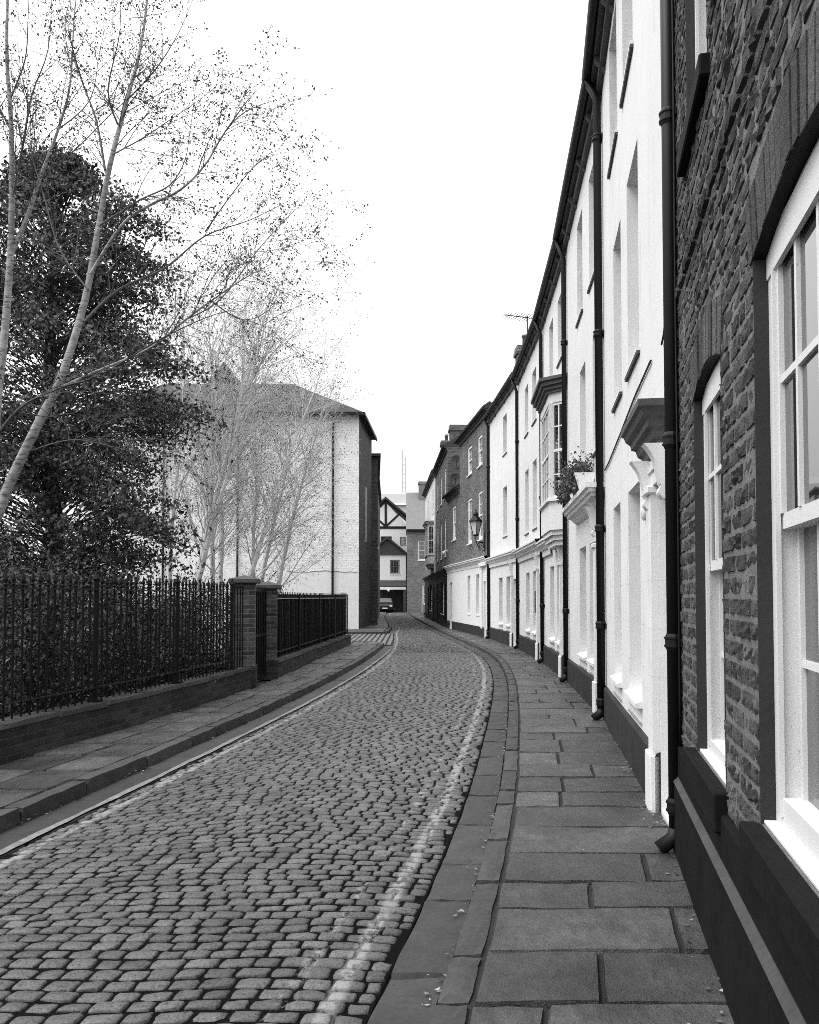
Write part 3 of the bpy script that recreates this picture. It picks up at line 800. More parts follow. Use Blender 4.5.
# ------------------------------------------------------------------ the white stucco terrace
def terrace(label, A, B, H, ops, plinth=.5, ext=0., mat=None, name="terraced_house", doors=(), pilasters=(), sillmat=None, gap=0, eb=True, dark_sill=True, winkw=None, cat="house", group="white stucco houses of the curved terrace", depth=8, pm=None):
    loc, rz, L = frame(A, B, 0)
    h = empty(name, loc, rz, label, cat, group); L += ext
    allops = list(ops) + [(d[0], d[1], .10, d[2]) for d in doors]
    mb = MB(); wall(mb, 0, L, 0, H, allops, .3); body(mb, 0, L, 0, H, depth); mb.build("wall", mat or STUCCO, h)
    p = MB(); xs = [0] + sorted([v for d in list(doors) for v in (d[0] - .0, d[1] + .0)]) + [L]
    for k in range(0, len(xs), 2):
        if xs[k + 1] - xs[k] > .03: p.prism([(-.0, plinth), (.025, plinth - .01), (.04, plinth - .03), (.04, .0), (-.0, .0)], xs[k], xs[k + 1], 'x')
    p.build("plinth", pm or PLINTHG, h)
    for o in ops:
        w = sash(h, o[0], o[1], o[2], o[3], rec=.17, cols=3, rows=4, sill=False, **(winkw or {}))
        if dark_sill and o[2] > 3:
            m = MB(); m.box(o[0] - .06, -.16, o[2] - .035, o[1] + .06, .032, o[2] - .004); m.build("sill", sillmat or STUCCO, w)
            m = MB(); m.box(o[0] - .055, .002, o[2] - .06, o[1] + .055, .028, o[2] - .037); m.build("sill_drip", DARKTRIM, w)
        elif o[2] < 3:
            m = MB(); m.prism([(-.16, o[2] + .05), (.0, o[2] + .002), (.055, o[2] - .02), (.055, o[2] - .06), (-.16, o[2] - .06)], o[0] - .05, o[1] + .05, 'x'); m.build("sill", STUCCO, w)
            m = MB(); m.box(o[0] - .02, .002, o[2] - .20, o[1] + .02, .018, o[2] - .185); m.build("panel_mould", GREYTRIM, w)
    for d in doors: door(h, d[0], d[1], .10, d[2])
    for (x0, x1, zt) in pilasters:
        m = MB(); m.box(x0, .001, .48, x1, .05, zt); m.bbox(x0 - .02, .001, .02, x1 + .02, .075, .479, .01); m.bbox(x0 - .02, .001, zt - .0, x1 + .02, .08, zt + .06, .01); m.build("pilaster", STUCCO, h)
    eaves(h, 0, L, H, eb); roof(h, 0, L, H, depth)
    return h, L
h1, L1 = terrace("tall white stucco house with a dark moulded door hood, joined to the brick house", P0, P1, 8.15,
    [(1.83, 2.72, .74, 2.58), (3.45, 4.22, .74, 2.58), (1.77, 2.62, 3.68, 5.47), (3.2, 4.0, 3.68, 5.42), (2.03, 2.87, 6.45, 7.86), (3.45, 4.3, 6.45, 7.86)],
    doors=[(.10, .78, 2.34)], pilasters=[(.80, 1.04, 2.34)])
hood = MB()
moulding(hood, [(.02, 2.930), (.20, 2.900), (.20, 2.855), (.18, 2.840), (.165, 2.800), (.135, 2.770), (.13, 2.735), (.10, 2.720), (.085, 2.670), (.06, 2.650), (.05, 2.610), (.02, 2.605)], .42, 1.15, True)
hd = hood.build("door_hood", DARKTRIM, h1)
console(h1, 1.0, 2.60, .36, .13, .17); console(h1, .25, 2.60, .36, .13, .17)
m = MB(); m.box(.30, .001, 2.40, 1.30, .035, 2.59); m.box(.30, .035, 2.50, 1.30, .05, 2.54); m.build("frieze", STUCCO, h1)
m = MB(); m.lathe([(0, 0), (.07, 0), (.08, .02), (.06, .035), (0, .04)], 16); m.v = [(1.42 + v[0], .002 + v[2], 2.28 + v[1]) for v in m.v]; m.build("boundary_disc", WHITE, h1, smooth=True)
m = MB(); m.tube([(1.0, .012, 3.36), (2.0, .012, 3.33), (3.2, .012, 3.25), (4.6, .012, 3.17), (5.2, .012, 3.16)], .009, 6); m.tube([(.12, .012, 3.66), (.2, .012, 3.60), (.26, .012, 3.46), (.36, .012, 3.36), (.46, .012, 3.32)], .007, 6); m.build("cable", BLACK, h1)
drainpipe(h1, -.16, .08, 8.2, r=.042, off=.048, collars=(.35, 1.33, 2.55, 4.55, 6.6))
drainpipe(h1, L1 - .02, .08, 7.9, r=.05, off=.065, collars=(.3, 1.25, 2.45, 4.9, 7.4), topbend=(L1 - .02, .19, 8.15))
h2, L2 = terrace("white stucco house whose ground floor ledge carries two planter boxes", P1, P2, 8.09,
    [(.93, 1.62, .72, 2.36), (2.05, 2.92, .72, 2.36), (.28, 1.10, 3.58, 5.18), (1.97, 2.72, 3.58, 5.12), (.55, 1.42, 6.0, 7.55), (2.24, 3.0, 6.0, 7.55)],
    doors=[(.10, .60, 2.2)], pilasters=[(.64, .84, 2.25)])
c2 = MB(); moulding(c2, [(.02, 3.060), (.24, 3.030), (.24, 2.970), (.21, 2.960), (.20, 2.920), (.17, 2.910), (.16, 2.870), (.10, 2.840), (.05, 2.780), (.02, 2.760)], .2, 3.1, True); c2.build("cornice", STUCCO, h2)
console(h2, .74, 2.80, .40, .16, .17)
drainpipe(h2, L2 - .03, .08, 7.75, r=.045, off=.06, collars=(.3, 1.35, 3.7, 6.2), topbend=(L2 - .03, .19, 8.09))
def to_world(h, x, y, z):
    a = h.rotation_euler.z; return (h.location.x + x * math.cos(a) - y * math.sin(a), h.location.y + x * math.sin(a) + y * math.cos(a), h.location.z + z)
def planter(x0, x1, label):
    p = empty("planter_box", to_world(h2, (x0 + x1) / 2, .13, 3.062), h2.rotation_euler.z, label, "planter", "planter boxes on the white ledge")
    hw = (x1 - x0) / 2; t = MB()
    t.prism([(.08, 0), (.15, .24), (.13, .24), (.065, .02), (-.065, .02), (-.13, .24), (-.15, .24), (-.08, 0)], -hw, hw, 'x'); t.build("trough", DARKTRIM, p)
    for sx in (-1, 1):
        e = MB(); e.prism([(-.08, .0), (.08, .0), (.15, .24), (-.15, .24)], sx * (hw + .0015), sx * (hw + .02), 'x'); e.build("end_panel", WHITE, p)
    s = MB(); s.box(-hw, -.12, .18, hw, .12, .2); s.build("compost", SOIL, p)
    n = 1500; P = np.stack([RNG.uniform(-hw, hw, n) * 1.05, RNG.normal(.02, .11, n), .2 + np.abs(RNG.normal(0, .14, n))], 1)
    hang = RNG.random(n) < .3; P[hang, 1] = RNG.normal(.17, .03, hang.sum()); P[hang, 2] = RNG.uniform(.02, .28, hang.sum())
    leaf_mesh("plants", P, .05, LEAF_P, p)
planter(1.0, 1.75, "nearer planter box of trailing plants on the white ledge"); planter(2.1, 2.85, "farther planter box of trailing plants on the white ledge")
h3, L3 = terrace("white stucco house with a projecting first floor oriel window", P2, P3, 8.04,
    [(1.15, 1.85, .72, 2.25), (2.35, 3.15, .72, 2.25), (.75, 1.45, 6.2, 7.45), (2.3, 3.05, 6.2, 7.45)], doors=[(.25, .85, 2.15)], pilasters=[(.88, 1.06, 2.2)])
def oriel(h, x0, x1, z0, z1, out, mat, cant=.36, winz=None):
    pl_ = [(x0, 0), (x0 + cant, out), (x1 - cant, out), (x1, 0)]
    b = MB(); P_ = [(x0, -.02)] + pl_ + [(x1, -.02)]
    zw0, zw1 = winz; b.prism(P_, z0 + .02, zw0 - .05, 'z'); b.prism(P_, zw1 + .0, z1 - .3, 'z')
    for (x, y) in pl_[1:3]: b.prism([(x - .06, y - .07), (x + .06, y - .07), (x + .05, y), (x - .05, y)], zw0 - .05, zw1, 'z')
    for (x, s_) in ((x0, 1), (x1, -1)): b.prism([(x, -.02), (x + s_ * .08, -.02), (x + s_ * .1, .06), (x + s_ * .04, .055)], zw0 - .05, zw1, 'z')
    for s_ in range(3):
        sc = 1 - s_ * .18; cx = (x0 + x1) / 2
        b.prism([(cx + (p[0] - cx) * (1 - .06 * (s_ + 1)), p[1] * sc * .9) for p in pl_], z0 - .09 * s_ - .07, z0 - .09 * s_ + .02 - .002 * s_, 'z')
    o = b.build("oriel_window", mat, h)
    cx = (x0 + x1) / 2; co = MB()
    for (gz0, gz1, gr) in ((z1 - .30, z1 - .24, .05), (z1 - .24, z1 - .17, .09), (z1 - .17, z1 - .09, .14), (z1 - .09, z1 - .03, .19)):
        co.prism([(x0 - gr, 0), (x0 + cant - gr * .6, out + gr), (x1 - cant + gr * .6, out + gr), (x1 + gr, 0)], gz0 + .001, gz1, 'z')
    co.build("oriel_cornice", DARKTRIM if mat is STUCCO else mat, o)
    si = MB(); si.prism([(x0 - .04, 0), (x0 + cant - .03, out + .05), (x1 - cant + .03, out + .05), (x1 + .04, 0)], zw0 - .049, zw0 - .0, 'z'); si.build("sill", WHITE, o)
    for a, c, nn in ((pl_[0], pl_[1], 2), (pl_[1], pl_[2], 4), (pl_[2], pl_[3], 2)):
        dx, dy = c[0] - a[0], c[1] - a[1]; l = math.hypot(dx, dy); ux, uy = dx / l, dy / l; nx, ny = uy, -ux
        if ny < 0 and nn == 4: nx, ny = -nx, -ny
        if (cx - a[0]) * nx + (-.2 - a[1]) * ny > 0: nx, ny = -nx, -ny
        T = lambda s, d, z: (a[0] + ux * s + nx * d, a[1] + uy * s + ny * d, z)
        fr = MB()
        def bar(s0, s1, za, zb, d0=-.06, d1=-.015):
            fr.add([T(s0, d0, za), T(s1, d0, za), T(s1, d1, za), T(s0, d1, za), T(s0, d0, zb), T(s1, d0, zb), T(s1, d1, zb), T(s0, d1, zb)], [(0, 3, 2, 1), (4, 5, 6, 7), (0, 1, 5, 4), (1, 2, 6, 5), (2, 3, 7, 6), (3, 0, 4, 7)])
        bar(.05, .10, zw0, zw1); bar(l - .10, l - .05, zw0, zw1); bar(.1, l - .1, zw0, zw0 + .06, -.058, -.017); bar(.1, l - .1, zw1 - .05, zw1, -.058, -.017); zm = (zw0 + zw1) / 2; bar(.1, l - .1, zm - .025, zm + .025, -.057, -.018)
        for k in range(1, nn): s_ = l * k / nn; bar(s_ - .012, s_ + .012, zw0 + .06, zw1 - .05, -.05, -.022)
        for k in (1, 3): q = zw0 + (zw1 - zw0) * k / 4; bar(.1, l - .1, q - .012, q + .012, -.049, -.023)
        w = fr.build("window", WHITE, o)
        gl = MB(); gl.add([T(.06, -.04, zw0), T(l - .06, -.04, zw0), T(l - .06, -.04, zw1), T(.06, -.04, zw1)], [(0, 1, 2, 3)]); gl.build("pane", GLASS, w)
    return o
oriel(h3, .12, 2.4, 2.82, 5.68, .29, STUCCO, cant=.32, winz=(3.42, 5.2))
shop_cornice(h3, 2.55, L3, 2.85, .2)
console(h3, .95, 2.62, .36, .15, .16)
drainpipe(h3, L3 - .03, .08, 7.7, r=.045, off=.06, collars=(.3, 1.4, 3.9, 6.2), topbend=(L3 - .03, .19, 8.04))
h4, L4 = terrace("white stucco house with paired windows standing beyond the oriel window", P3, P4, 8.05,
    [(1.4, 2.2, .72, 2.25), (2.9, 3.7, .72, 2.25), (1.3, 2.1, 3.35, 5.05), (3.0, 3.8, 3.35, 5.05), (1.3, 2.1, 6.05, 7.35), (3.0, 3.8, 6.05, 7.35)], doors=[(.3, .95, 2.15)], pilasters=[(.98, 1.2, 2.25)])
shop_cornice(h4, 0, L4, 2.95, .22); console(h4, 1.1, 2.62, .34, .15, .16)
drainpipe(h4, L4 - .03, .08, 7.7, r=.045, off=.06, collars=(.3, 1.5, 3.9, 6.2), topbend=(L4 - .03, .19, 8.04))
m = MB(); m.bbox(.5, .002, 1.2, .8, .04, 1.75, .01)
tag(m.build("notice_board", BLACK, None), "small dark sign board beside a white door", "sign")
nb = bpy.data.objects["notice_board"]; nb.location = h4.location; nb.rotation_euler = h4.rotation_euler
nb.location = to_world(h4, .75, 0, 0)
h5, L5 = terrace("white stucco house with one window column, next to the brick house with the lantern", P4, P5, 8.15,
    [(1.6, 2.4, .72, 2.25), (3.2, 4.0, .72, 2.25), (2.2, 3.0, 3.6, 5.2), (2.2, 3.0, 6.3, 7.55)], doors=[(.35, 1.1, 2.15)], pilasters=[(1.14, 1.36, 2.25)])
shop_cornice(h5, 0, L5, 3.0, .2); console(h5, 1.25, 2.66, .34, .15, .16)
drainpipe(h5, L5 - .03, .08, 7.9, r=.05, off=.065, collars=(.3, 1.6, 4.0, 6.4), topbend=(L5 - .03, .19, 8.15))
for hh, x in ((h2, 2.4), (h4, 2.0), (h5, 4.5)): chimney(hh, x, -4, 9.5, 12.6 if hh is not h2 else 11.4, 1.1, .6)
chimney(h5, 2.9, -.75, 8.2, 9.85, .5, .6, 1)

# ------------------------------------------------------------------ brick houses further on
d6 = (P6 - P5) / np.linalg.norm(P6 - P5); P6a = P5 + d6 * 7.2
def street_house(label, A, B, H, upper, doors, gwin, gmat, zc, wallmat=None, cornice=True, group=None, plinth=.45, name="street_house", roofkw=None, eb=False, depth=7):
    loc, rz, L = frame(A, B, 0); h = empty(name, loc, rz, label, "house", group)
    gt = zc if gmat else 0
    mb = MB(); wall(mb, 0, L, gt, H, upper, .3); body(mb, 0, L, 0, H, depth); mb.build("wall", wallmat or BRICKF, h)
    if gmat:
        mb = MB(); wall(mb, 0, L, 0, zc, gwin + [(d[0], d[1], .08, d[2]) for d in doors], .25); mb.v = [(v[0], v[1] + .03, v[2]) for v in mb.v]; mb.build("ground_floor", gmat, h)
        p = MB(); xs = [0] + sorted(v for d in doors for v in (d[0], d[1])) + [L]
        for k in range(0, len(xs), 2):
            if xs[k + 1] > xs[k]: p.box(xs[k], 0, 0, xs[k + 1], .06, plinth)
        p.build("plinth", PLINTHG, h)
    if cornice: shop_cornice(h, 0, L, zc + .12, .22, WHITE if gmat is STUCCO else (gmat or WHITE))
    for o in upper: sash(h, o[0], o[1], o[2], o[3], rec=.03, cols=2, rows=4, fw=.10)
    for o in gwin: sash(h, o[0], o[1], o[2], o[3], rec=.09, cols=2, rows=4, sill=True)
    for d in doors: door(h, d[0], d[1], .08, d[2], mat=d[3] if len(d) > 3 else BLACK)
    eaves(h, 0, L, H, eb, o=.2); roof(h, 0, L, H, depth, o=.2)
    return h, L
h6, L6 = street_house("three storey brown brick house with white ground floor and a wall lantern", P5, P6a, 8.55,
    [(1.5, 2.5, 3.85, 5.75), (3.9, 5.0, 3.85, 5.75), (1.5, 2.5, 6.75, 7.95), (3.9, 5.0, 6.75, 7.95)], [(.45, 1.15, 2.2, WHITE)], [(2.1, 2.8, .9, 2.5), (4.2, 4.9, .9, 2.5)], STUCCO, 3.0, group="brown brick street houses")
m = MB(); m.box(1.25, .031, .4, 1.5, .09, 2.75); m.box(.2, .031, .4, .42, .09, 2.75); m.bbox(.15, .031, 2.75, 1.55, .16, 2.9, .02); m.build("door_surround", STUCCO, h6)
h7, L7 = street_house("low two storey brown brick house with a white ground floor", P6a, P6, 6.5, [(1.2, 2.3, 4.3, 5.9)], [(2.2, 3.1, 2.3)], [], STUCCO, 3.0, group="brown brick street houses", depth=5)
d8 = (P7 - P6) / np.linalg.norm(P7 - P6); P8a = P6 + d8 * 9.8
h8, L8 = street_house("tall dark brick house with a dark shop front and satellite dishes", P6, P8a, 9.1, [(1.2, 2.2, 3.7, 5.7), (4.2, 5.2, 3.7, 5.7), (7.2, 8.2, 3.7, 5.7), (1.2, 2.2, 6.7, 8.3), (4.2, 5.2, 6.7, 8.3), (7.2, 8.2, 6.7, 8.3)],
    [(.6, 1.5, 2.3), (6.8, 7.7, 2.3)], [(2.1, 4.6, .7, 2.4)], BLACK, 2.9, BRICKF, plinth=.4)
chimney(h8, .45, -.55, 9.1, 10.2, .7, .8, 0, BRICKF)
h9, L9 = street_house("narrow white rendered house with an oriel near the end of the street", P8a, P7, 9.3, [(8.0, 9.0, 3.7, 5.5), (2.0, 3.0, 7.0, 8.5), (8.0, 9.0, 7.0, 8.5)], [(.8, 1.7, 2.3), (7., 8., 2.3)], [(3., 6., .7, 2.4)], BLACK, 2.9, STUCCO)
oriel(h9, 1.5, 5.5, 3.7, 6.5, .38, WHITE, .4, (4.3, 6.1))
chimney(h9, 1.5, -.8, 9.3, 11.4, .8, .7, 1)

def dish(h, x, y, z, label):
    p = empty("satellite_dish", to_world(h, x, y, z), h.rotation_euler.z, label, "satellite dish", "satellite dishes on the brick gable")
    m = MB(); m.lathe([(0.001, .0), (.12, .012), (.24, .05), (.33, .10), (.325, .105), (.235, .06), (.12, .024), (0.001, .012)], 20); m.v = [(-.28 - v[2], v[0] * .95, v[1]) for v in m.v]; m.build("reflector", DARKTRIM, p, smooth=True)
    m = MB(); m.tube([(0, 0, -.05), (-.16, 0, -.03), (-.28, 0, 0)], .025, 8); m.tube([(-.28, 0, -.3), (-.6, 0, -.05)], .012, 6); m.box(-.02, -.07, -.14, -.0, .07, .06); m.build("bracket", BLACK, p)
    m = MB(); m.tube([(-.66, 0, -.02), (-.56, 0, -.04)], .035, 8); m.build("receiver", BLACK, p)
dish(h8, 0, -.42, 8.35, "upper satellite dish on the dark brick gable"); dish(h8, 0, -.36, 7.45, "lower satellite dish on the dark brick gable")
def aerial(x, y, z, h, label):
    p = empty("tv_aerial", (x, y, z), R(20), label, "aerial", "rooftop aerials"); m = MB(); m.tube([(0, 0, 0), (0, 0, h)], .022, 6); m.build("mast", BLACK, p)
    m = MB(); m.tube([(-.75, 0, h - .05), (.25, 0, h - .05)], .014, 6)
    for k in range(9): m.tube([(-.7 + k * .1, -.22 - .02 * k, h - .05), (-.7 + k * .1, .22 + .02 * k, h - .05)], .008, 5)
    m.build("aerial_bars", BLACK, p)
aerial(3.5, 25, 9.0, .95, "thin television aerial above the white terrace gutter")
aerial(*to_world(h9, 3, -1.5, 9.6), 2.6, "television aerial on the far white house with the oriel")
# security camera on the corner
sc_ = empty("security_camera", to_world(h7, L7 - .1, .03, 3.9), h7.rotation_euler.z, "white security camera on the corner of the low brick house", "camera")
m = MB(); m.tube([(0, 0, 0), (0, .12, .02), (0, .15, -.03)], .02, 8); m.box(-.05, 0, -.07, .05, .02, .07); m.build("bracket", WHITE, sc_)
m = MB(); m.lathe([(0, 0), (.08, 0), (.09, -.07), (.06, -.14), (0, -.16)], 14, (0, .16, -.03)); m.build("camera_dome", WHITE, sc_, smooth=True)
# wall lantern
ln = empty("wall_lantern", to_world(h6, .95, .36, 3.95), h6.rotation_euler.z, "black Victorian wall lantern on a scrolled bracket on the brown brick house", "street lamp")
m = MB(); m.lathe([(.10, .0), (.215, .50)], 4); m.build("glazing", LAMPG, ln)
m = MB()
for k in range(4):
    t = math.pi / 2 * k; m.tube([(.105 * math.cos(t), .105 * math.sin(t), 0), (.22 * math.cos(t), .22 * math.sin(t), .5)], .014, 6)
m.lathe([(.0, -.06), (.06, -.05), (.115, -.01), (.115, .015), (0, .016)], 8); m.build("lamp_frame", BLACK, ln)
m = MB(); m.lathe([(.25, .50), (.26, .53), (.12, .70), (.10, .72), (.10, .78), (.12, .79), (.03, .88), (.015, .90), (.03, .93), (.0, 1.0)], 8); m.build("lamp_cap", BLACK, ln)
m = MB(); m.tube([(0, 0, -.05), (0, 0, -.25), (0, -.34, -.3)], .02, 8)
sp = [(0, -.20 + .15 * (1 - t / 14) * math.cos(t * .75), -.42 + .15 * (1 - t / 14) * math.sin(t * .75)) for t in range(13)]; m.tube(sp, .016, 6); m.tube([(0, -.345, .1), (0, -.345, -.62)], .025, 8); m.tube([(0, -.34, -.6), (0, -.15, -.55), (0, 0, -.25)], .016, 6)
m.build("lamp_bracket", BLACK, ln)

# ------------------------------------------------------------------ end of the street
eb_ = empty("end_house", (0.7, 85.6, 0), 0, "brown brick house with a slate roof closing the street, right of the timbered gable", "house")
# facade looks towards -Y : local frame is world aligned
def front(mb, x0, x1, z0, z1, ops, y=0, th=.3):
    t = MB(); wall(t, x0, x1, z0, z1, ops, th); mb.add([(v[0], y - v[1], v[2]) for v in t.v], t.f)
def front_sash(parent, x0, x1, z0, z1, y, cols=2, rows=4, mat=None, rec=.07):
    w = sash(parent, x0, x1, z0, z1, rec=rec, cols=cols, rows=rows, fw=.09, mat=mat)
    for o in [w] + list(w.children):
        for v in o.data.vertices: v.co.y = y - v.co.y
        o.data.flip_normals()
    return w
m = MB(); front(m, -.95, 7, 0, 8.4, [(.15, 1.55, 5.3, 7.3), (3.2, 4.6, 5.3, 7.3), (.6, 1.6, .9, 2.8)]); m.add([(-.95, 0, 0), (-.95, 8, 0), (-.95, 8, 8.4), (-.95, 0, 8.4)], [(0, 1, 2, 3)]); m.build("wall", ENDBRICK, eb_)
for o in [(.15, 1.55, 5.3, 7.3), (3.2, 4.6, 5.3, 7.3), (.6, 1.6, .9, 2.8)]: front_sash(eb_, *o, 0)
m = MB(); m.prism([(-.25, 8.4), (3.6, 12.6), (8, 8.4), (8, 8.2), (-.25, 8.25)], -1.05, 7, 'x'); r_ = m.build("roof", M("weathered_tile_roof", .17, .8, .3, 3, .35, 25, .5, .02), eb_)
m = MB(); m.box(-1.0, -.3, 8.2, 7, -.12, 8.42); m.build("gutter", BLACK, eb_)
chimney(eb_, .95, 3.2, 11.5, 13.6, 1.4, .9, 0, ENDBRICK)
m = MB(); m.bbox(.15, -1.1, 0, .32, -.93, 1.0, .03); m.bbox(.12, -1.13, 1.0, .35, -.9, 1.08, .02)
tag(m.build("bollard", GREYTRIM, None), "pale bollard in front of the brick end house", "bollard"); bpy.data.objects["bollard"].location = (1.05, 85.4, 0)

tu = empty("timbered_house", (-2.0, 91, 0), 0, "white half timbered gabled house closing the far end of the street", "house")
m = MB(); front(m, -4.0, 1.75, 0, 9.1, [(-1.1, .1, 6.9, 8.1), (1.0, 1.6, 7.2, 8.0)]); m.prism([(-4.0, 9.1), (1.9, 9.1), (.0, 11.2), (-.55, 11.75), (-1.1, 11.2)], 0.0, .25, 'y'); m.build("wall", WHITE, tu)
front_sash(tu, -1.1, .1, 6.9, 8.1, 0, 3, 2, mat=DARKTRIM); front_sash(tu, 1.0, 1.6, 7.2, 8.0, 0, 2, 2, mat=DARKTRIM)
m = MB()
def beam(x0, z0, x1, z1, w=.22, y=-.05):
    dx, dz = x1 - x0, z1 - z0; l = math.hypot(dx, dz); px, pz = -dz / l * w / 2, dx / l * w / 2
    m.prism([(x0 + px, z0 + pz), (x1 + px, z1 + pz), (x1 - px, z1 - pz), (x0 - px, z0 - pz)], y, -.002, 'y')
beam(-4, 9.05, 1.8, 9.05, .26, -.06); beam(-.55, 9.0, -.55, 12.2, .24, -.075); beam(-.55, 11.9, 2.0, 9.9, .26, -.09); beam(-.55, 11.9, -3.1, 9.9, .26, -.09)
beam(-.55, 9.15, 1.0, 10.6, .2, -.05); beam(-.55, 9.15, -2.1, 10.6, .2, -.05)
m.build("timber_frame", BLACK, tu)
m = MB(); m.prism([(-.55, 12.1), (2.3, 9.75), (2.3, 9.95), (-.55, 12.35), (-3.4, 9.95), (-3.4, 9.75)], -.35, 7, 'y'); m.build("roof", SLATE, tu)
# lower porch wing in front, with the pent roof and the open garage
m = MB(); front(m, -3.2, 1.62, 3.3, 4.9, [(-.05, 1.0, 4.0, 4.9)], -2.0); front(m, -3.2, 1.62, 4.9, 6.0, [(-.05, 1.0, 4.9, 5.5)], -2.0)
m.prism([(-3.2, 6.0), (1.62, 6.0), (1.5, 6.25), (-.3, 7.6), (-2.1, 6.25)], -2.0, -1.8, 'y'); m.build("wing_wall", WHITE, tu)
front_sash(tu, -.05, 1.0, 4.0, 5.5, -2.0, 3, 2, mat=GREYTRIM)
m = MB(); m.prism([(-.3, 7.95), (1.85, 6.15), (1.85, 6.0), (-.3, 7.7), (-3.6, 5.0), (-3.6, 5.25)], -2.4, 0, 'y'); m.prism([(-1.2, 7.0), (-.3, 7.7), (1.55, 6.2), (1.55, 6.0), (-1.95, 6.0), (-1.95, 6.35)], -2.12, -2.01, 'y'); m.build("wing_roof", SLATE, tu)
m = MB(); m.prism([(-2.9, 2.75), (-2.0, 3.35), (-2.0, 3.2), (-2.9, 2.6)], -3.2, 1.65, 'x'); m.build("pent_roof", SLATE, tu)
m = MB(); m.bbox(-3.2, -2.95, 2.35, 1.65, -2.9, 2.6, .02); m.build("fascia", WHITE, tu)
m = MB(); m.box(-3.2, -1.0, 0, 1.5, -.9, 3.2); m.box(1.35, -2.9, 0, 1.62, -.9, 2.34)
for k in range(8): m.box(-3.2 + k * .6, -1.03, .05, -3.15 + k * .6, -1.0, 2.3)
m.build("garage_doors", M("dark_boarded_doors", .06, .7, .3, 3, .2, 20, .2), tu)
m = MB(); m.lathe([(0, -.14), (.1, -.1), (.14, 0), (.1, .1), (0, .14)], 12, (-.15, -3.1, 2.28)); m.build("porch_lamp", WHITE, tu, smooth=True)
pb = empty("pale_block", (-2.5, 112, 0), 0, "pale flat roofed block rising behind the timbered gable", "building")
m = MB(); m.box(-4, 0, 0, 9, 8, 15.2); m.build("wall", M("pale_render", .6, .8, .08, 1, .05, 20, .1), pb)
m = MB(); m.prism([(-.5, 13.5), (4, 16.3), (8.5, 13.5)], -4.3, 9.3, 'x'); m.v = [(v[0], v[1], v[2] + .2) for v in m.v]; m.build("roof", PALEROOF, pb)
mm = empty("radio_mast", (-.9, 112.5, 16.0), 0, "thin radio mast on the pale block behind the timbered gable", "mast")
m = MB(); m.tube([(0, 0, -.6), (0, 0, 5.2)], .05, 6); m.tube([(.35, 0, -.6), (.35, 0, 4.2)], .035, 6)
for z in np.arange(0, 4, .6): m.tube([(0, 0, z), (.35, 0, z + .3)], .025, 5)
m.build("mast", GREYTRIM, mm)
# parked car
car = empty("parked_car", (-2.5, 86.2, 0), 0, "dark parked car facing down the street under the garage", "car")
def car_body():
    mb = MB(); st = [  # y, halfwidth at sill, halfwidth at shoulder, z bottom, z shoulder
        (0.0, .72, .70, .35, .70), (.12, .84, .80, .24, .84), (.6, .90, .86, .2, .95), (1.25, .92, .88, .2, 1.02), (2.6, .92, .89, .2, 1.05), (3.7, .90, .86, .22, 1.05), (4.25, .80, .76, .35, .95)]
    V = []
    for y, a, b, z0, z1 in st: V += [(-a, y, z0), (-a * 1.01, y, (z0 + z1) / 2), (-b, y, z1), (-b * .8, y, z1 + .02), (b * .8, y, z1 + .02), (b, y, z1), (a * 1.01, y, (z0 + z1) / 2), (a, y, z0)]
    n = 8; Fs = [(i * n + k, i * n + (k + 1) % n, (i + 1) * n + (k + 1) % n, (i + 1) * n + k) for i in range(len(st) - 1) for k in range(n)] + [tuple(range(n)), tuple((len(st) - 1) * n + k for k in range(n))]
    mb.add(V, Fs); return mb
car_body().build("body", CARP, car, smooth=False)
m = MB(); V = []
for y, b, z in ((1.15, .80, 1.0), (1.95, .66, 1.52), (3.1, .66, 1.54), (3.9, .76, 1.03)): V += [(-b, y, z), (b, y, z)]
m.add(V, [(0, 1, 3, 2), (2, 3, 5, 4), (4, 5, 7, 6), (0, 2, 4, 6), (1, 7, 5, 3)]); m.build("cabin_roof", CARP, car)
m = MB(); m.add([(-.70, 1.16, 1.05), (.70, 1.16, 1.05), (.58, 1.86, 1.48), (-.58, 1.86, 1.48)], [(0, 1, 2, 3)]); m.v = [(v[0], v[1] - .02, v[2] + .01) for v in m.v]; m.build("windscreen", M("bright_windscreen", .14, .05, .05, 3, .02, 20, 0, spec=.9), car)
for sx in (-1, 1):
    m = MB(); m.bbox(sx * .62 - .15, -.02, .60, sx * .62 + .15, .08, .74, .03); m.build("headlight", CHROME, car)
    for y in (.85, 3.45):
        m = MB(); m.tube([(sx * .70, y, .31), (sx * .93, y, .31)], .31, 16); w = m.build("wheel", TYRE, car); m = MB(); m.tube([(sx * .90, y, .31), (sx * .94, y, .31)], .2, 12); m.build("rim", CHROME, w)
m = MB(); m.box(-.27, -.03, .40, .27, -.012, .52); m.build("number_plate", CHROME, car)
m = MB(); m.bbox(-.45, -.02, .56, .45, .05, .70, .02); m.build("grille", BLACK, car)
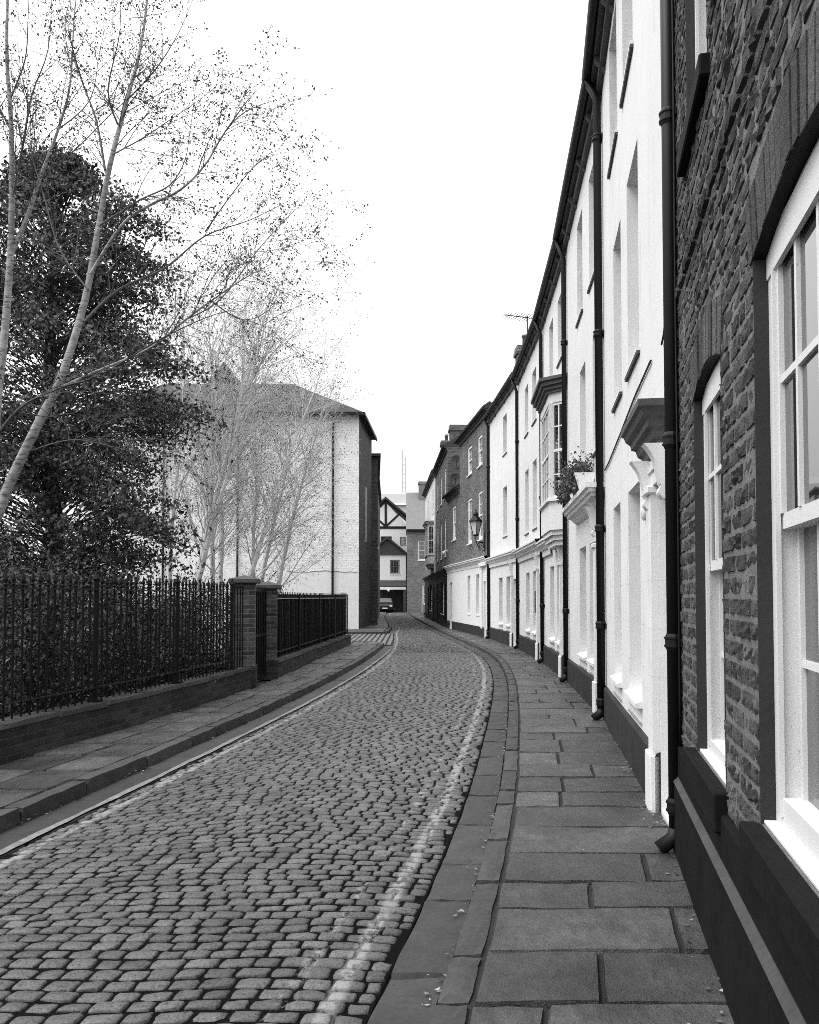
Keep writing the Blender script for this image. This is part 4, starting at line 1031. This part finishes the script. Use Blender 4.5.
# ------------------------------------------------------------------ left side: railings, gate piers, boarded railing
def along(poly, step, start=0.):
    out = []; acc = start
    for (a, b) in zip(poly[:-1], poly[1:]):
        l = math.dist(a, b); 
        while acc < l: t = acc / l; out.append((a[0] + (b[0] - a[0]) * t, a[1] + (b[1] - a[1]) * t, math.atan2(b[1] - a[1], b[0] - a[0]))); acc += step
        acc -= l
    return out
def offs(poly, d):
    out = []
    for i, p in enumerate(poly):
        a = poly[max(0, i - 1)]; b = poly[min(len(poly) - 1, i + 1)]; t = math.atan2(b[1] - a[1], b[0] - a[0]); out.append((p[0] - math.sin(t) * d, p[1] + math.cos(t) * d))
    return out
def low_wall(parent, poly, th, z0, z1, mat, cope=.05):
    A, B = poly, offs(poly, th); mb = MB(); n = len(poly)
    V = [(p[0], p[1], z0) for p in A] + [(p[0], p[1], z1) for p in A] + [(p[0], p[1], z0) for p in B] + [(p[0], p[1], z1) for p in B]
    F_ = []
    for i in range(n - 1): F_ += [(i, i + 1, n + i + 1, n + i), (2 * n + i + 1, 2 * n + i, 3 * n + i, 3 * n + i + 1), (n + i, n + i + 1, 3 * n + i + 1, 3 * n + i)]
    F_ += [(0, n, 3 * n, 2 * n), (n - 1, 3 * n - 1, 4 * n - 1, 2 * n - 1)]
    mb.add(V, F_); w = mb.build("low_wall", mat, parent)
    # rough coping stones
    sl = Slabs(); A, B = offs(poly, -.015), offs(poly, th + .015)
    for i in range(n - 1):
        L = math.dist(A[i], A[i + 1]); k = max(1, round(L / .85))
        for j in range(k):
            q = lambda P, t: (P[i][0] + (P[i + 1][0] - P[i][0]) * t, P[i][1] + (P[i + 1][1] - P[i][1]) * t)
            t0, t1 = j / k + .003, (j + 1) / k - .003
            sl.slab(bil(q(A, t0), q(A, t1), q(B, t0), q(B, t1)), z1 + cope, nu=6, nv=4, skirt=cope + .002, inset=.04, dz=.008, chip=.012)
    sl.mb.build("coping", COPING, w)
    return w
FP = [p for p in FL if p[1] < 14.1]; FP[0] = (-4.72, 2.2)
rl = empty("iron_railings", (FP[0][0], FP[0][1], .0), 0, "long black iron railings on a low brick wall left of the gate piers", "railings")
rp = [(p[0] - FP[0][0], p[1] - FP[0][1]) for p in FP]; rp[-1] = (rp[-1][0], rp[-1][1] + .0)
low_wall(rl, rp, .26, .08, .40, BRICKL)
mid = offs(rp, .13)
for zc in (.60, 1.68):
    m = MB()
    for a, b in zip(mid[:-1], mid[1:]):
        t = math.atan2(b[1] - a[1], b[0] - a[0]); nx, ny = -math.sin(t) * .022, math.cos(t) * .022
        m.add([(a[0] - nx, a[1] - ny, zc - .006), (b[0] - nx, b[1] - ny, zc - .006), (b[0] + nx, b[1] + ny, zc - .006), (a[0] + nx, a[1] + ny, zc - .006),
               (a[0] - nx, a[1] - ny, zc + .006), (b[0] - nx, b[1] - ny, zc + .006), (b[0] + nx, b[1] + ny, zc + .006), (a[0] + nx, a[1] + ny, zc + .006)], [(0, 3, 2, 1), (4, 5, 6, 7), (0, 1, 5, 4), (1, 2, 6, 5), (2, 3, 7, 6), (3, 0, 4, 7)])
    m.build("rail", BLACK, rl)
proto = None
for i, (x, y, t) in enumerate(along(mid, .128, .06)):
    if i >= 98: break
    post = i % 16 == 9
    if post:
        m = MB(); m.tube([(0, 0, .43), (0, 0, 1.78)], .03, 8); m.lathe([(.03, 1.78), (.045, 1.80), (.02, 1.85), (0, 1.92)], 8); m.tube([(0, 0, 1.0), (-.05, -.0, .45)], .014, 6); m.box(-.06, -.06, .44, .06, .06, .47)
        o = m.build("post", FENCEB, rl, loc=(x, y, 0)); o.rotation_euler.z = t; continue
    if proto is None:
        m = MB(); m.tube([(0, 0, .43), (0, 0, 1.70)], .0115, 8); m.lathe([(.0115, 1.70), (.02, 1.72), (.012, 1.735), (.022, 1.765), (.012, 1.81), (0, 1.855)], 8); proto = o = m.build("bar", FENCEB, rl)
    else: o = proto.copy(); COL.objects.link(o); o.parent = rl
    o.location = (x + random.gauss(0, .002), y, random.gauss(0, .006)); o.rotation_euler = (random.gauss(0, .006), random.gauss(0, .006), t)

def pier(x, y, h, label, w=.36, cw=.52):
    p = empty("gate_pier", (x, y, .09), R(8), label, "gate pier", "brick gate piers"); m = MB(); m.box(-w / 2, -w / 2, 0, w / 2, w / 2, h - .12); m.build("pier_shaft", BRICKP, p)
    m = MB(); m.box(-w / 2 - .03, -w / 2 - .03, 0, w / 2 + .03, w / 2 + .03, .36); m.build("pier_base", BRICKL, p)
    m = MB(); m.bbox(-cw / 2, -cw / 2, h - .12, cw / 2, cw / 2, h - .05, .012); m.add([(-cw / 2, -cw / 2, h - .05), (cw / 2, -cw / 2, h - .05), (cw / 2, cw / 2, h - .05), (-cw / 2, cw / 2, h - .05), (0, 0, h + .02)], [(0, 1, 4), (1, 2, 4), (2, 3, 4), (3, 0, 4)]); m.build("cap", DARKTRIM, p)
pier(-2.78, 14.35, 1.86, "nearer brick gate pier with a flat stone cap, at the end of the iron railings")
pier(-2.63, 15.75, 1.78, "farther brick gate pier, beside the black boarded railing")
gt_ = empty("garden_gate", (-2.74, 14.54, .1), R(84), "narrow dark iron gate hung between the two brick piers", "gate")
m = MB(); m.box(.01, -.01, .08, 1.0, .01, 1.62); m.build("gate_sheet", FENCEB, gt_)
m = MB()
for z in (.08, .8, 1.6): m.box(.01, -.025, z, 1.0, -.012, z + .05)
for k in range(9): m.tube([(.06 + k * .115, -.022, .06), (.06 + k * .115, -.022, 1.68)], .01, 6)
m.build("gate_frame", BLACK, gt_)
GP = [(-2.48, 15.98), (-1.87, 27.2)]
br_ = empty("boarded_railing", (GP[0][0], GP[0][1], 0), 0, "black boarded railing on a low brick wall right of the gate piers", "railings")
gp = [(0, 0), (GP[1][0] - GP[0][0], GP[1][1] - GP[0][1])]
low_wall(br_, gp, .28, .08, .36, BRICKL); gm_ = offs(gp, .14); t = math.atan2(gm_[1][1] - gm_[0][1], gm_[1][0] - gm_[0][0]); LL = math.dist(*gm_)
def onl(s, d, z): return (gm_[0][0] + math.cos(t) * s - math.sin(t) * d, gm_[0][1] + math.sin(t) * s + math.cos(t) * d, z)
def lbox(mb, s0, s1, d0, d1, z0, z1): mb.add([onl(s0, d0, z0), onl(s1, d0, z0), onl(s1, d1, z0), onl(s0, d1, z0), onl(s0, d0, z1), onl(s1, d0, z1), onl(s1, d1, z1), onl(s0, d1, z1)], [(0, 3, 2, 1), (4, 5, 6, 7), (0, 1, 5, 4), (1, 2, 6, 5), (2, 3, 7, 6), (3, 0, 4, 7)])
m = MB(); lbox(m, 0, LL, .03, .05, .42, 1.66)
for k in range(int(LL / .15)): lbox(m, k * .15, k * .15 + .012, .018, .031, .42, 1.64)
m.build("board_panel", FENCEB, br_)
for z in (.52, 1.56):
    m = MB(); lbox(m, 0, LL, -.02, .015, z, z + .02); m.build("rail", GREYTRIM if z > 1 else BLACK, br_)
for k in range(5):
    m = MB(); s = .03 + k * (LL - .08) / 4; lbox(m, s, s + .05, -.045, -.022, .42, 1.68); m.build("post", BLACK, br_)
pr = None
for k in range(60):
    s = .1 + k * (LL - .2) / 59; p = onl(s, -.008, 0)
    if pr is None: m = MB(); m.tube([(0, 0, .42), (0, 0, 1.70)], .009, 6); pr = o = m.build("bar", BLACK, br_)
    else: o = pr.copy(); COL.objects.link(o); o.parent = br_
    o.location = p

# ------------------------------------------------------------------ white painted brick building beyond the alley
wb = empty("white_building", (-2.39, 40.0, 0), 0, "tall white painted brick building with a dark hipped roof beyond the alley", "building")
m = MB(); front(m, -13, 0, 0, 10.3, []); m.build("end_wall", WBRICK, wb)
m = MB(); front(m, -12.9, -.0, .0, 2.75, [], -.012); m.build("painted_base", STUCCO, wb)
m = MB(); m.tube([(x, -.01, 2.8 + .03 * math.sin(x * 3) + .02 * math.sin(x * 11)) for x in np.arange(-3.4, 0, .12)], .018, 5); m.build("crack", GREYTRIM, wb)
m = MB(); m.add([(0, .002, 0), (.33, 6, 0), (.33, 6, 10.3), (0, .002, 10.3)], [(0, 1, 2, 3)]); m.add([(-13, 6, 0), (.33, 6, 0), (.33, 6, 10.3), (-13, 6, 10.3)], [(0, 1, 2, 3)]); m.add([(-13, .3, 0), (-13, 6, 0), (-13, 6, 10.3), (-13, .3, 10.3)], [(0, 1, 2, 3)]); m.build("street_wall", BRICKD, wb)
m = MB(); m.prism([(.15, 2.8), (.165, 2.8), (.205, 3.7), (.19, 3.7)], 4.4, 7.2, 'z'); m.build("window", GREYTRIM, wb)
m = MB(); V = [(-13.3, -.35, 10.3), (.22, -.3, 10.3), (.55, 6.3, 10.3), (-13.3, 6.3, 10.3), (-10, 2.9, 12.45), (-3.6, 2.9, 12.45)]
m.add(V, [(0, 1, 5, 4), (1, 2, 5), (2, 3, 4, 5), (3, 0, 4)]); m.add([(v[0], v[1], v[2] - .1) for v in V[:4]], [(3, 2, 1, 0)]); m.build("roof", SLATE, wb)
m = MB(); m.box(-13.2, -.45, 10.14, .215, -.33, 10.28); m.add([(.22, -.4, 10.14), (.30, -.4, 10.14), (.63, 6.3, 10.14), (.55, 6.3, 10.14), (.22, -.4, 10.28), (.30, -.4, 10.28), (.63, 6.3, 10.28), (.55, 6.3, 10.28)], [(0, 3, 2, 1), (4, 5, 6, 7), (0, 1, 5, 4), (1, 2, 6, 5), (2, 3, 7, 6), (3, 0, 4, 7)]); m.build("gutter", BLACK, wb)
m = MB(); m.tube([(-1.22, -.35, 10.15), (-1.22, -.12, 9.9), (-1.22, -.1, .6), (-1.22, -.1, .05)], .055, 8); m.build("drainpipe", BLACK, wb)
m = MB(); m.tube([(-9.2, -.1, .1), (-9.2, -.1, 10.1)], .05, 8); m.tube([(-5.7, -.1, .1), (-5.7, -.1, 10.1)], .05, 8); m.build("drainpipe", BLACK, wb)
m = MB(); m.bbox(-.85, -.08, 1.62, -.6, -.013, 1.82, .02); m.build("vent_cover", GREYTRIM, wb)
gb = empty("gabled_building", (-11.75, 50, 0), 0, "dark gabled roof rising behind the white building and the evergreen tree", "building")
m = MB(); m.prism([(-2.6, 0), (4.2, 0), (4.2, 10.6), (.8, 15.1), (-2.6, 10.6)], 0, 6, 'y'); m.build("wall", BRICKD, gb)
m = MB(); m.prism([(.8, 15.2), (4.6, 10.2), (4.6, 10.5), (.8, 15.5), (-3.0, 10.5), (-3.0, 10.2)], -.3, 8, 'y'); m.build("roof", SLATE, gb)
sb = empty("dark_building", (-2.02, 46.4, 0), 0, "dark narrow brick building just beyond the white painted building", "building")
m = MB(); m.prism([(-9, 0), (.28, 0), (-.1, 9), (-.5, 26), (-9, 26)], 0, 9.3, 'z'); m.build("wall", BRICKD, sb)
m = MB(); m.prism([(-9, -.2), (.45, -.2), (.07, 9), (-.33, 26.2), (-9, 26.2)], 9.3, 9.45, 'z'); m.prism([(-9, 9.45), (-.3, 9.45), (-4, 10.4)], .2, 25, 'y'); m.build("roof", SLATE, sb)
m = MB(); m.lathe([(0, -.09), (.06, -.07), (.07, 0), (0, .05)], 10, (.28, .1, 4.3)); m.build("wall_light", WHITE, sb, smooth=True)

# ------------------------------------------------------------------ trees
CY = 597 - F * math.tan(R(PITCH)); CP, SP = math.cos(R(PITCH)), math.sin(R(PITCH))
def at(px, py, Y):
    u, v = (px - 409.5) / F, (CY - py) / F; d = (u, CP - SP * v, SP + CP * v); t = Y / d[1]
    return Vector((d[0] * t, Y, 1.6 + d[2] * t))
def rnd(): return Vector((random.gauss(0, 1), random.gauss(0, 1), random.gauss(0, 1)))
class Tree:
    def __init__(s, cfg): s.c = cfg; s.wood = MB(); s.twig = MB(); s.leaf = []
    def shoot(s, p, d, L, r, lev):
        """one curved shoot that carries smaller shoots, then leaves"""
        c = s.c; n = max(4, int(L / c.get('seg', .3))) if lev < 3 else 4; d = d.normalized(); pts = [p.copy()]; step = L / n
        droop = c['droop'][min(lev, len(c['droop']) - 1)]
        for i in range(n):
            d = (d + rnd() * c['wig'] + Vector((0, 0, droop * (1 if lev >= 2 else .5)))).normalized(); pts.append(pts[-1] + d * step)
        s.limb(pts, r, lev)
    def limb(s, pts, r, lev, taper=.25, kids=True):
        c = s.c; n = len(pts) - 1
        rad = [max(c.get('rmin', .0024), r * (1 - (1 - taper) * i / n)) for i in range(n + 1)]
        (s.wood if r > c['woodr'] else s.twig).tube(pts, rad, 8 if r > .03 else (5 if r > .012 else 3), cap=False)
        tot = sum((pts[i + 1] - pts[i]).length for i in range(n))
        if lev >= c['levels'] - 1:
            k = np.random.poisson(c['leaves'] * tot * (1 if lev >= c['levels'] else .6))
            for _ in range(k):
                t = random.uniform(.15, 1) * n; i = min(n - 1, int(t)); s.leaf.append(pts[i].lerp(pts[i + 1], t - i) + rnd() * c.get('lsp', .03))
        if lev >= c['levels']: return
        if not kids: return
        dens = c['dens'][lev]; k = int(dens * tot + random.random())
        for _ in range(k):
            t = random.uniform(c['t0'][lev], 1) ; q = t * n; i = min(n - 1, int(q)); p = pts[i].lerp(pts[i + 1], q - i); ax = (pts[i + 1] - pts[i]).normalized()
            side = rnd(); side = (side - ax * side.dot(ax)).normalized(); a = random.uniform(*c['ang'][lev]); d = ax * math.cos(a) + side * math.sin(a) + Vector(c.get('bias', (0, 0, 0))) * .3
            L = random.uniform(*c['len'][lev]) * (1 - .45 * t); rr = min(rad[i] * .6, c['rad'][lev])
            s.shoot(p, d, L, rr, lev + 1)
    def build(s, root, barkm, twigm, leafm, lsize, leafname="crown", droop=.5, aspect=.6):
        s.wood.build("trunk", barkm, root, smooth=True, fix=False)
        if s.twig.v: s.twig.build("twigs", twigm, root, smooth=True, fix=False)
        if s.leaf: leaf_mesh(leafname, np.array([tuple(p) for p in s.leaf]), lsize, leafm, root, droop, aspect)
def smooth_path(P, k=4):
    out = []; n = len(P)
    for i in range(n - 1):
        p0, p1, p2, p3 = P[max(0, i - 1)], P[i], P[i + 1], P[min(n - 1, i + 2)]
        for j in range(k):
            t = j / k; out.append(.5 * ((2 * p1) + (p2 - p0) * t + (2 * p0 - 5 * p1 + 4 * p2 - p3) * t * t + (3 * p1 - p0 - 3 * p2 + p3) * t**3))
    out.append(P[-1]); return out
np.random.seed(5)
def px_path(L, Y0, Y1): return smooth_path([at(x, y, Y0 + (Y1 - Y0) * i / (len(L) - 1)) for i, (x, y) in enumerate(L)])
# nearest birch: leaning pale stem
cfgA = dict(levels=3, woodr=.021, seg=.35, wig=.09, droop=(.02, .03, -.07, -.13), dens=(3.2, 5.6, 6.5), t0=(.35, .12, .1), ang=((.5, 1.0), (.4, .9), (.4, 1.1)), len=((1.1, 2.4), (.6, 1.5), (.25, .7)), rad=(.02, .008, .004), leaves=20, lsp=.035)
A = Tree(cfgA); ya = 10.2
base = Vector((-6.2, ya - .2, .05))
tr = smooth_path([base, Vector((-5.75, ya - .1, .9))] + [at(x, y, ya + q) for x, y, q in ((-12, 535, 0), (12, 478, 0), (40, 420, 0), (62, 375, .05), (85, 300, .1), (98, 230, .15), (110, 165, .2), (127, 100, .3), (140, 50, .4), (147, 0, .5), (152, -70, .7))])
A.limb(tr, .078, 0, .12, kids=False)
for L, y0, y1, r in (
    (((60, 388), (95, 372), (150, 348), (185, 320), (215, 298), (245, 278), (275, 262)), 10.2, 9.6, .030),
    (((84, 322), (118, 290), (165, 268), (205, 236), (250, 220), (290, 200)), 10.2, 11.2, .026),
    (((90, 275), (122, 225), (150, 205), (180, 190), (205, 165), (225, 132), (245, 112), (275, 100)), 10.2, 9.5, .030),
    (((-10, 445), (20, 408), (60, 388), (100, 375), (155, 342), (205, 318), (240, 308)), 9.8, 9.2, .026),
    (((100, 225), (140, 200), (170, 185), (185, 160), (190, 130), (196, 95)), 10.2, 10.9, .018),
    (((105, 170), (96, 120), (78, 70), (70, 30), (72, -20)), 10.3, 10.8, .022),
    (((118, 125), (108, 90), (120, 30), (118, -30)), 10.4, 9.8, .018),
    (((28, 452), (70, 440), (110, 446), (150, 458), (175, 470)), 10.2, 9.9, .014),
    (((112, 155), (140, 140), (170, 120), (210, 92), (238, 62)), 10.3, 10.6, .016),
    (((88, 290), (60, 250), (45, 200), (30, 140), (40, 80)), 10.2, 10.9, .018),
    (((127, 100), (155, 70), (180, 30), (200, -20)), 10.4, 10.1, .016), (((185, 320), (220, 300), (258, 250), (290, 215), (318, 190)), 9.9, 10.6, .016),
    (((205, 232), (235, 190), (262, 160), (300, 150)), 10.6, 11.0, .014), (((225, 132), (248, 100), (270, 78)), 9.6, 9.9, .014), (((210, 300), (245, 320), (280, 300), (320, 250)), 9.7, 10.4, .012)):
    A.limb(px_path(L, y0, y1), r * .75, 1, .15)
A.limb(tr[24:], .02, 1, .3) if len(tr) > 24 else None
ba = empty("birch_tree", tuple(base), 0, "nearest silver birch with a leaning pale trunk behind the black railings", "tree", "silver birches in the garden")
def localise(T, b):
    b = Vector(b)
    for m_ in (T.wood, T.twig): m_.v = [tuple(Vector(v) - b) for v in m_.v]
    T.leaf = [p - b for p in T.leaf]
localise(A, base); A.build(ba, BARK, TWIG, LEAF_B, .034)
# second birch: upright pale stem at the picture's left edge
B_ = Tree(cfgA); yb = 11.3; base = Vector((-5.6, yb, .05))
tr = smooth_path([base, Vector((-5.55, yb, 1.6))] + [at(x, y, yb) for x, y in ((-4, 420), (4, 340), (10, 262), (12, 190), (11, 120), (7, 60), (8, -10), (14, -80))])
B_.limb(tr, .075, 0, .15, kids=False)
for L, y0, y1, r in ((((11, 255), (28, 215), (40, 178), (58, 130), (70, 85), (74, 20), (80, -40)), 11.3, 11.8, .045), (((12, 200), (22, 150), (32, 95), (48, 50), (52, -10)), 11.3, 10.8, .026),
                     (((11, 130), (-8, 90), (-15, 40), (-14, -30)), 11.3, 11.6, .022), (((40, 178), (75, 150), (105, 120), (130, 95), (150, 60)), 11.5, 12, .016), (((10, 100), (25, 60), (28, 20), (30, -40)), 11.3, 11, .018),
                     (((58, 130), (90, 100), (100, 50), (112, 0)), 11.6, 12.2, .016)):
    B_.limb(px_path(L, y0, y1), r * .75, 1, .15)
bb = empty("birch_tree", tuple(base), 0, "upright silver birch with a forked pale trunk at the far left edge", "tree", "silver birches in the garden")
localise(B_, base); B_.build(bb, BARK, TWIG, LEAF_B, .034)
# the birches further back: several pale stems with fine whippy branches
def back_birch(base, stems, H, label, seed, lean, spread):
    random.seed(seed)
    cfg = dict(levels=3, woodr=.013, seg=.45, wig=.08, droop=(.03, .05, .0, -.12), dens=(3.6, 3.6, 4.2), t0=(.22, .12, .1), ang=((.35, .95), (.35, .8), (.4, 1.0)), len=((1.5, 3.6), (.7, 1.7), (.35, .95)), rad=(.018, .007, .0035), leaves=5.5, lsp=.04, bias=(.25, 0, .1))
    T = Tree(cfg); b = Vector(base)
    for k in range(stems):
        a = random.uniform(0, 6.28); d = Vector((lean + math.cos(a) * spread, math.sin(a) * spread, 1)).normalized(); p = b + Vector((math.cos(a) * .12, math.sin(a) * .12, 0)); pts = [p]; n = 12; L = H * random.uniform(.8, 1.05)
        for i in range(n): d = (d + rnd() * .05 + Vector((0, 0, .05))).normalized(); pts.append(pts[-1] + d * L / n)
        T.limb(pts, random.uniform(.06, .1), 0, .1)
    r = empty("birch_tree", base, 0, label, "tree", "silver birches in the garden"); localise(T, b); T.build(r, BARKP, TWIGP, LEAF_B, .038)
back_birch((-5.7, 20.5, .08), 4, 9.8, "many stemmed silver birch just right of the dark evergreen", 21, .16, .15)
back_birch((-5.1, 22.5, .08), 4, 9.6, "silver birch with fine whippy twigs in front of the white building", 34, .15, .17)
back_birch((-4.3, 24.5, .08), 3, 7.8, "slighter silver birch closest to the white building's drainpipe", 47, .13, .15)
random.seed(99)
# dark evergreen
ev = empty("evergreen_tree", (-6.6, 15.6, .05), 0, "large dark evergreen tree standing behind the silver birches", "tree")
E_ = MB(); E_.tube(smooth_path([Vector((0, 0, 0)), Vector((.05, .1, 2.5)), Vector((-.1, 0, 5)), Vector((0, .1, 9))]), [.24 - .2 * i / 12 for i in range(13)], 10, cap=False)
cl = []
def crown_r(z):    # outline of the crown: bulging low, rounded top
    t = (z - 1.7) / 8.4
    return 3.3 * max(0, (1 - t ** 2.6)) ** .55 * min(1, .45 + (z - 1.7) / 4.2) * (.78 + .22 * math.sin(z * 2.3 + 1)) if 0 < t < 1 else 0
for k in range(600):
    z = random.uniform(1.8, 9.9); rr = crown_r(z); a = random.uniform(0, 6.283); q = random.uniform(.25, 1) ** .6
    out = 1 + .12 * math.sin(3 * a + z)
    cl.append((Vector((math.cos(a) * rr * q * out, math.sin(a) * rr * q * out, z - .25 * q)), a, q))
TW = MB(); PTS = []
for p, a, q in cl:
    z0 = max(.8, p.z - random.uniform(.3, 1.2)); s0 = Vector((0, 0, z0)); mid_ = s0.lerp(p, .5) + Vector((0, 0, .15)) + rnd() * .12
    TW.tube(smooth_path([s0, mid_, p], 3), [.016, .015, .013, .011, .009, .007, .005], 4, cap=False)
    n = int(random.uniform(100, 170)); ax = Vector((math.cos(a), math.sin(a), -.25)); si = Vector((-math.sin(a), math.cos(a), 0)); L, w = random.uniform(.5, .95), random.uniform(.25, .5)
    u = RNG.normal(0, .42, n); v = RNG.normal(0, .42, n); h = RNG.normal(0, .09, n) - .25 * u * u
    PTS.append(np.array(p)[None] + u[:, None] * np.array(ax)[None] * L + v[:, None] * np.array(si)[None] * w + h[:, None] * np.array([[0, 0, 1]]))
E_.build("trunk", DBARK, ev, smooth=True, fix=False); TW.build("branches", DBARK, ev, smooth=True, fix=False)
leaf_mesh("crown", np.concatenate(PTS), .085, LEAF_D, ev, .25, .55)
# shrubs behind the railings
def shrub(x, y, h, w, label, n=7500, size=.05, mat=LEAF_S):
    r = empty("garden_shrub", (x, y, .08), 0, label, "shrub", "shrubs behind the railings"); m = MB(); PT = []
    for k in range(34):
        a = random.uniform(0, 6.283); q = random.random() ** .5; top = Vector((math.cos(a) * w * q, math.sin(a) * w * q, h * random.uniform(.3, 1) * (1 - .25 * q * q)))
        m.tube(smooth_path([Vector((math.cos(a) * .1, math.sin(a) * .1, 0)), top * .5 + rnd() * .06, top], 3), [.016 - .0018 * i for i in range(7)], 4, cap=False)
        c = n // 34; d = RNG.normal(0, 1, (c, 3)) * np.array([[.26, .26, .22]]) * (w / 1.0) ** .5; PT.append(np.array(top)[None] + d)
    P = np.concatenate(PT); P = P[P[:, 2] > .02]
    m.build("stems", DBARK, r, smooth=True, fix=False); leaf_mesh("foliage", P, size, mat, r, .2, .55)
for i, (x, y, h, w, lab) in enumerate(((-4.9, 6.6, 1.7, .75, "leafy shrub behind the nearest stretch of the black railings"), (-4.95, 8.9, 2.15, .95, "tallest leafy shrub behind the railings, below the leaning birch"), (-4.35, 10.3, 1.9, .75, "rounded shrub pressed against the railings left of the middle"),
    (-5.9, 10.8, 2.6, 1.1, "tall shrub in the shade under the evergreen tree"), (-4.2, 12.4, 1.7, .8, "dense shrub behind the railings left of the gate piers"), (-5.3, 13.0, 2.1, 1.1, "spreading shrub between the evergreen and the railings"), (-4.7, 15.4, 1.5, .9, "low shrub behind the brick gate piers"),
    (-7.6, 13.6, 3.3, 1.3, "tall dark shrub filling the gap left of the evergreen's trunk"), (-4.1, 14.0, 1.75, .7, "bushy shrub squeezed against the nearer gate pier"), (-4.9, 18.2, 1.9, 1.0, "broad shrub at the foot of the many stemmed birch"), (-3.5, 20.2, 1.85, .8, "low leafy bush showing above the black boarded railing"))): shrub(x, y, h, w, lab)
hg = MB(); 
iv = empty("ground_ivy", (-5.2, 9, .1), 0); tag(iv, "dark ivy covering the ground behind the railings", "ivy", kind="stuff")
n = 16000; yy = RNG.uniform(-5, 12, n); P = np.stack([RNG.uniform(-3, 1.45, n) + yy * .12, yy, np.abs(RNG.normal(0, .16, n))], 1)
leaf_mesh("foliage", P, .085, LEAF_I, iv, .1, .6)

# grit and dead leaves gathered along the kerb, the gutter and the foot of the wall
PT = []
for k in range(900):
    y = 2.2 + 22 * random.random() ** 1.6; q = random.random()
    if q < .35: PT.append((float(XW(y)) - abs(random.gauss(.06, .05)), y, .088))
    elif q < .7: PT.append((float(RK(y)) - RKW - abs(random.gauss(.01, .03)), y, .012))
    elif q < .85: PT.append((float(LK(y)) + abs(random.gauss(.03, .04)), y, .012))
    else: PT.append((float(XF(y)) + abs(random.gauss(.04, .05)), y, .112))
PT = np.array(PT); n = len(PT); a_ = RNG.uniform(0, 6.28, n); sz_ = RNG.uniform(.004, .017, n); c_, s_ = np.cos(a_) * sz_, np.sin(a_) * sz_; zt = RNG.uniform(0, .008, n)
Vv = np.stack([PT + np.stack([c_, s_, zt], 1), PT + np.stack([-s_ * .6, c_ * .6, zt * 0], 1), PT + np.stack([-c_, -s_, zt * .5], 1), PT + np.stack([s_ * .6, -c_ * .6, zt * 0], 1)], 1).reshape(-1, 3)
i_ = np.arange(n)[:, None] * 4
tag(np_mesh("leaf_litter", Vv, i_ + np.array([[0, 1, 2, 3]]), leafmat("dead_leaf", .13, .9)), "grit and dead leaves gathered along the kerbs and wall foot", "litter", kind="stuff")

# ------------------------------------------------------------------ light: bright overcast
W = bpy.data.worlds.new("World"); S.world = W; W.use_nodes = True; nt = W.node_tree; bg = nt.nodes["Background"]
SUN_EL, SUN_ROT = R(56), R(252)
sky = nt.nodes.new("ShaderNodeTexSky"); sky.sky_type = 'NISHITA'; sky.sun_disc = False; sky.sun_elevation = SUN_EL; sky.sun_rotation = SUN_ROT; sky.air_density = 1; sky.dust_density = 6; sky.ozone_density = 1
b = nt.nodes.new("ShaderNodeRGBToBW"); nt.links.new(sky.outputs[0], b.inputs[0])
mm_ = nt.nodes.new("ShaderNodeMath"); mm_.operation = 'MULTIPLY_ADD'; nt.links.new(b.outputs[0], mm_.inputs[0]); mm_.inputs[1].default_value = .35; mm_.inputs[2].default_value = 7.5
tcw = nt.nodes.new("ShaderNodeTexCoord"); sxw = nt.nodes.new("ShaderNodeSeparateXYZ"); nt.links.new(tcw.outputs["Generated"], sxw.inputs[0])
mr = nt.nodes.new("ShaderNodeMapRange"); nt.links.new(sxw.outputs[2], mr.inputs[0]); mr.inputs[1].default_value = .1; mr.inputs[2].default_value = 1; mr.inputs[3].default_value = .78; mr.inputs[4].default_value = 2.1
mu = nt.nodes.new("ShaderNodeMath"); mu.operation = 'MULTIPLY'; nt.links.new(mm_.outputs[0], mu.inputs[0]); nt.links.new(mr.outputs[0], mu.inputs[1]); mm_ = mu
cc = nt.nodes.new("ShaderNodeCombineColor"); [nt.links.new(mm_.outputs[0], cc.inputs[i]) for i in range(3)]
nt.links.new(cc.outputs[0], bg.inputs["Color"]); bg.inputs["Strength"].default_value = .15
sun = bpy.data.lights.new("sun", 'SUN'); so = bpy.data.objects.new("sun", sun); COL.objects.link(so)
sun.energy = 1.0; sun.angle = R(30); sun.color = (1, 1, 1)
dv = Vector((math.sin(SUN_ROT) * math.cos(SUN_EL), math.cos(SUN_ROT) * math.cos(SUN_EL), math.sin(SUN_EL))); so.rotation_euler = dv.to_track_quat('Z', 'Y').to_euler()
vs = S.view_settings; vs.view_transform = 'Standard'; vs.look = 'None'; vs.exposure = .12; vs.gamma = 1; vs.use_curve_mapping = False
S.render.engine = 'CYCLES'; S.cycles.use_denoising = False; S.cycles.filter_width = .9; S.cycles.max_bounces = 6; S.cycles.diffuse_bounces = 4
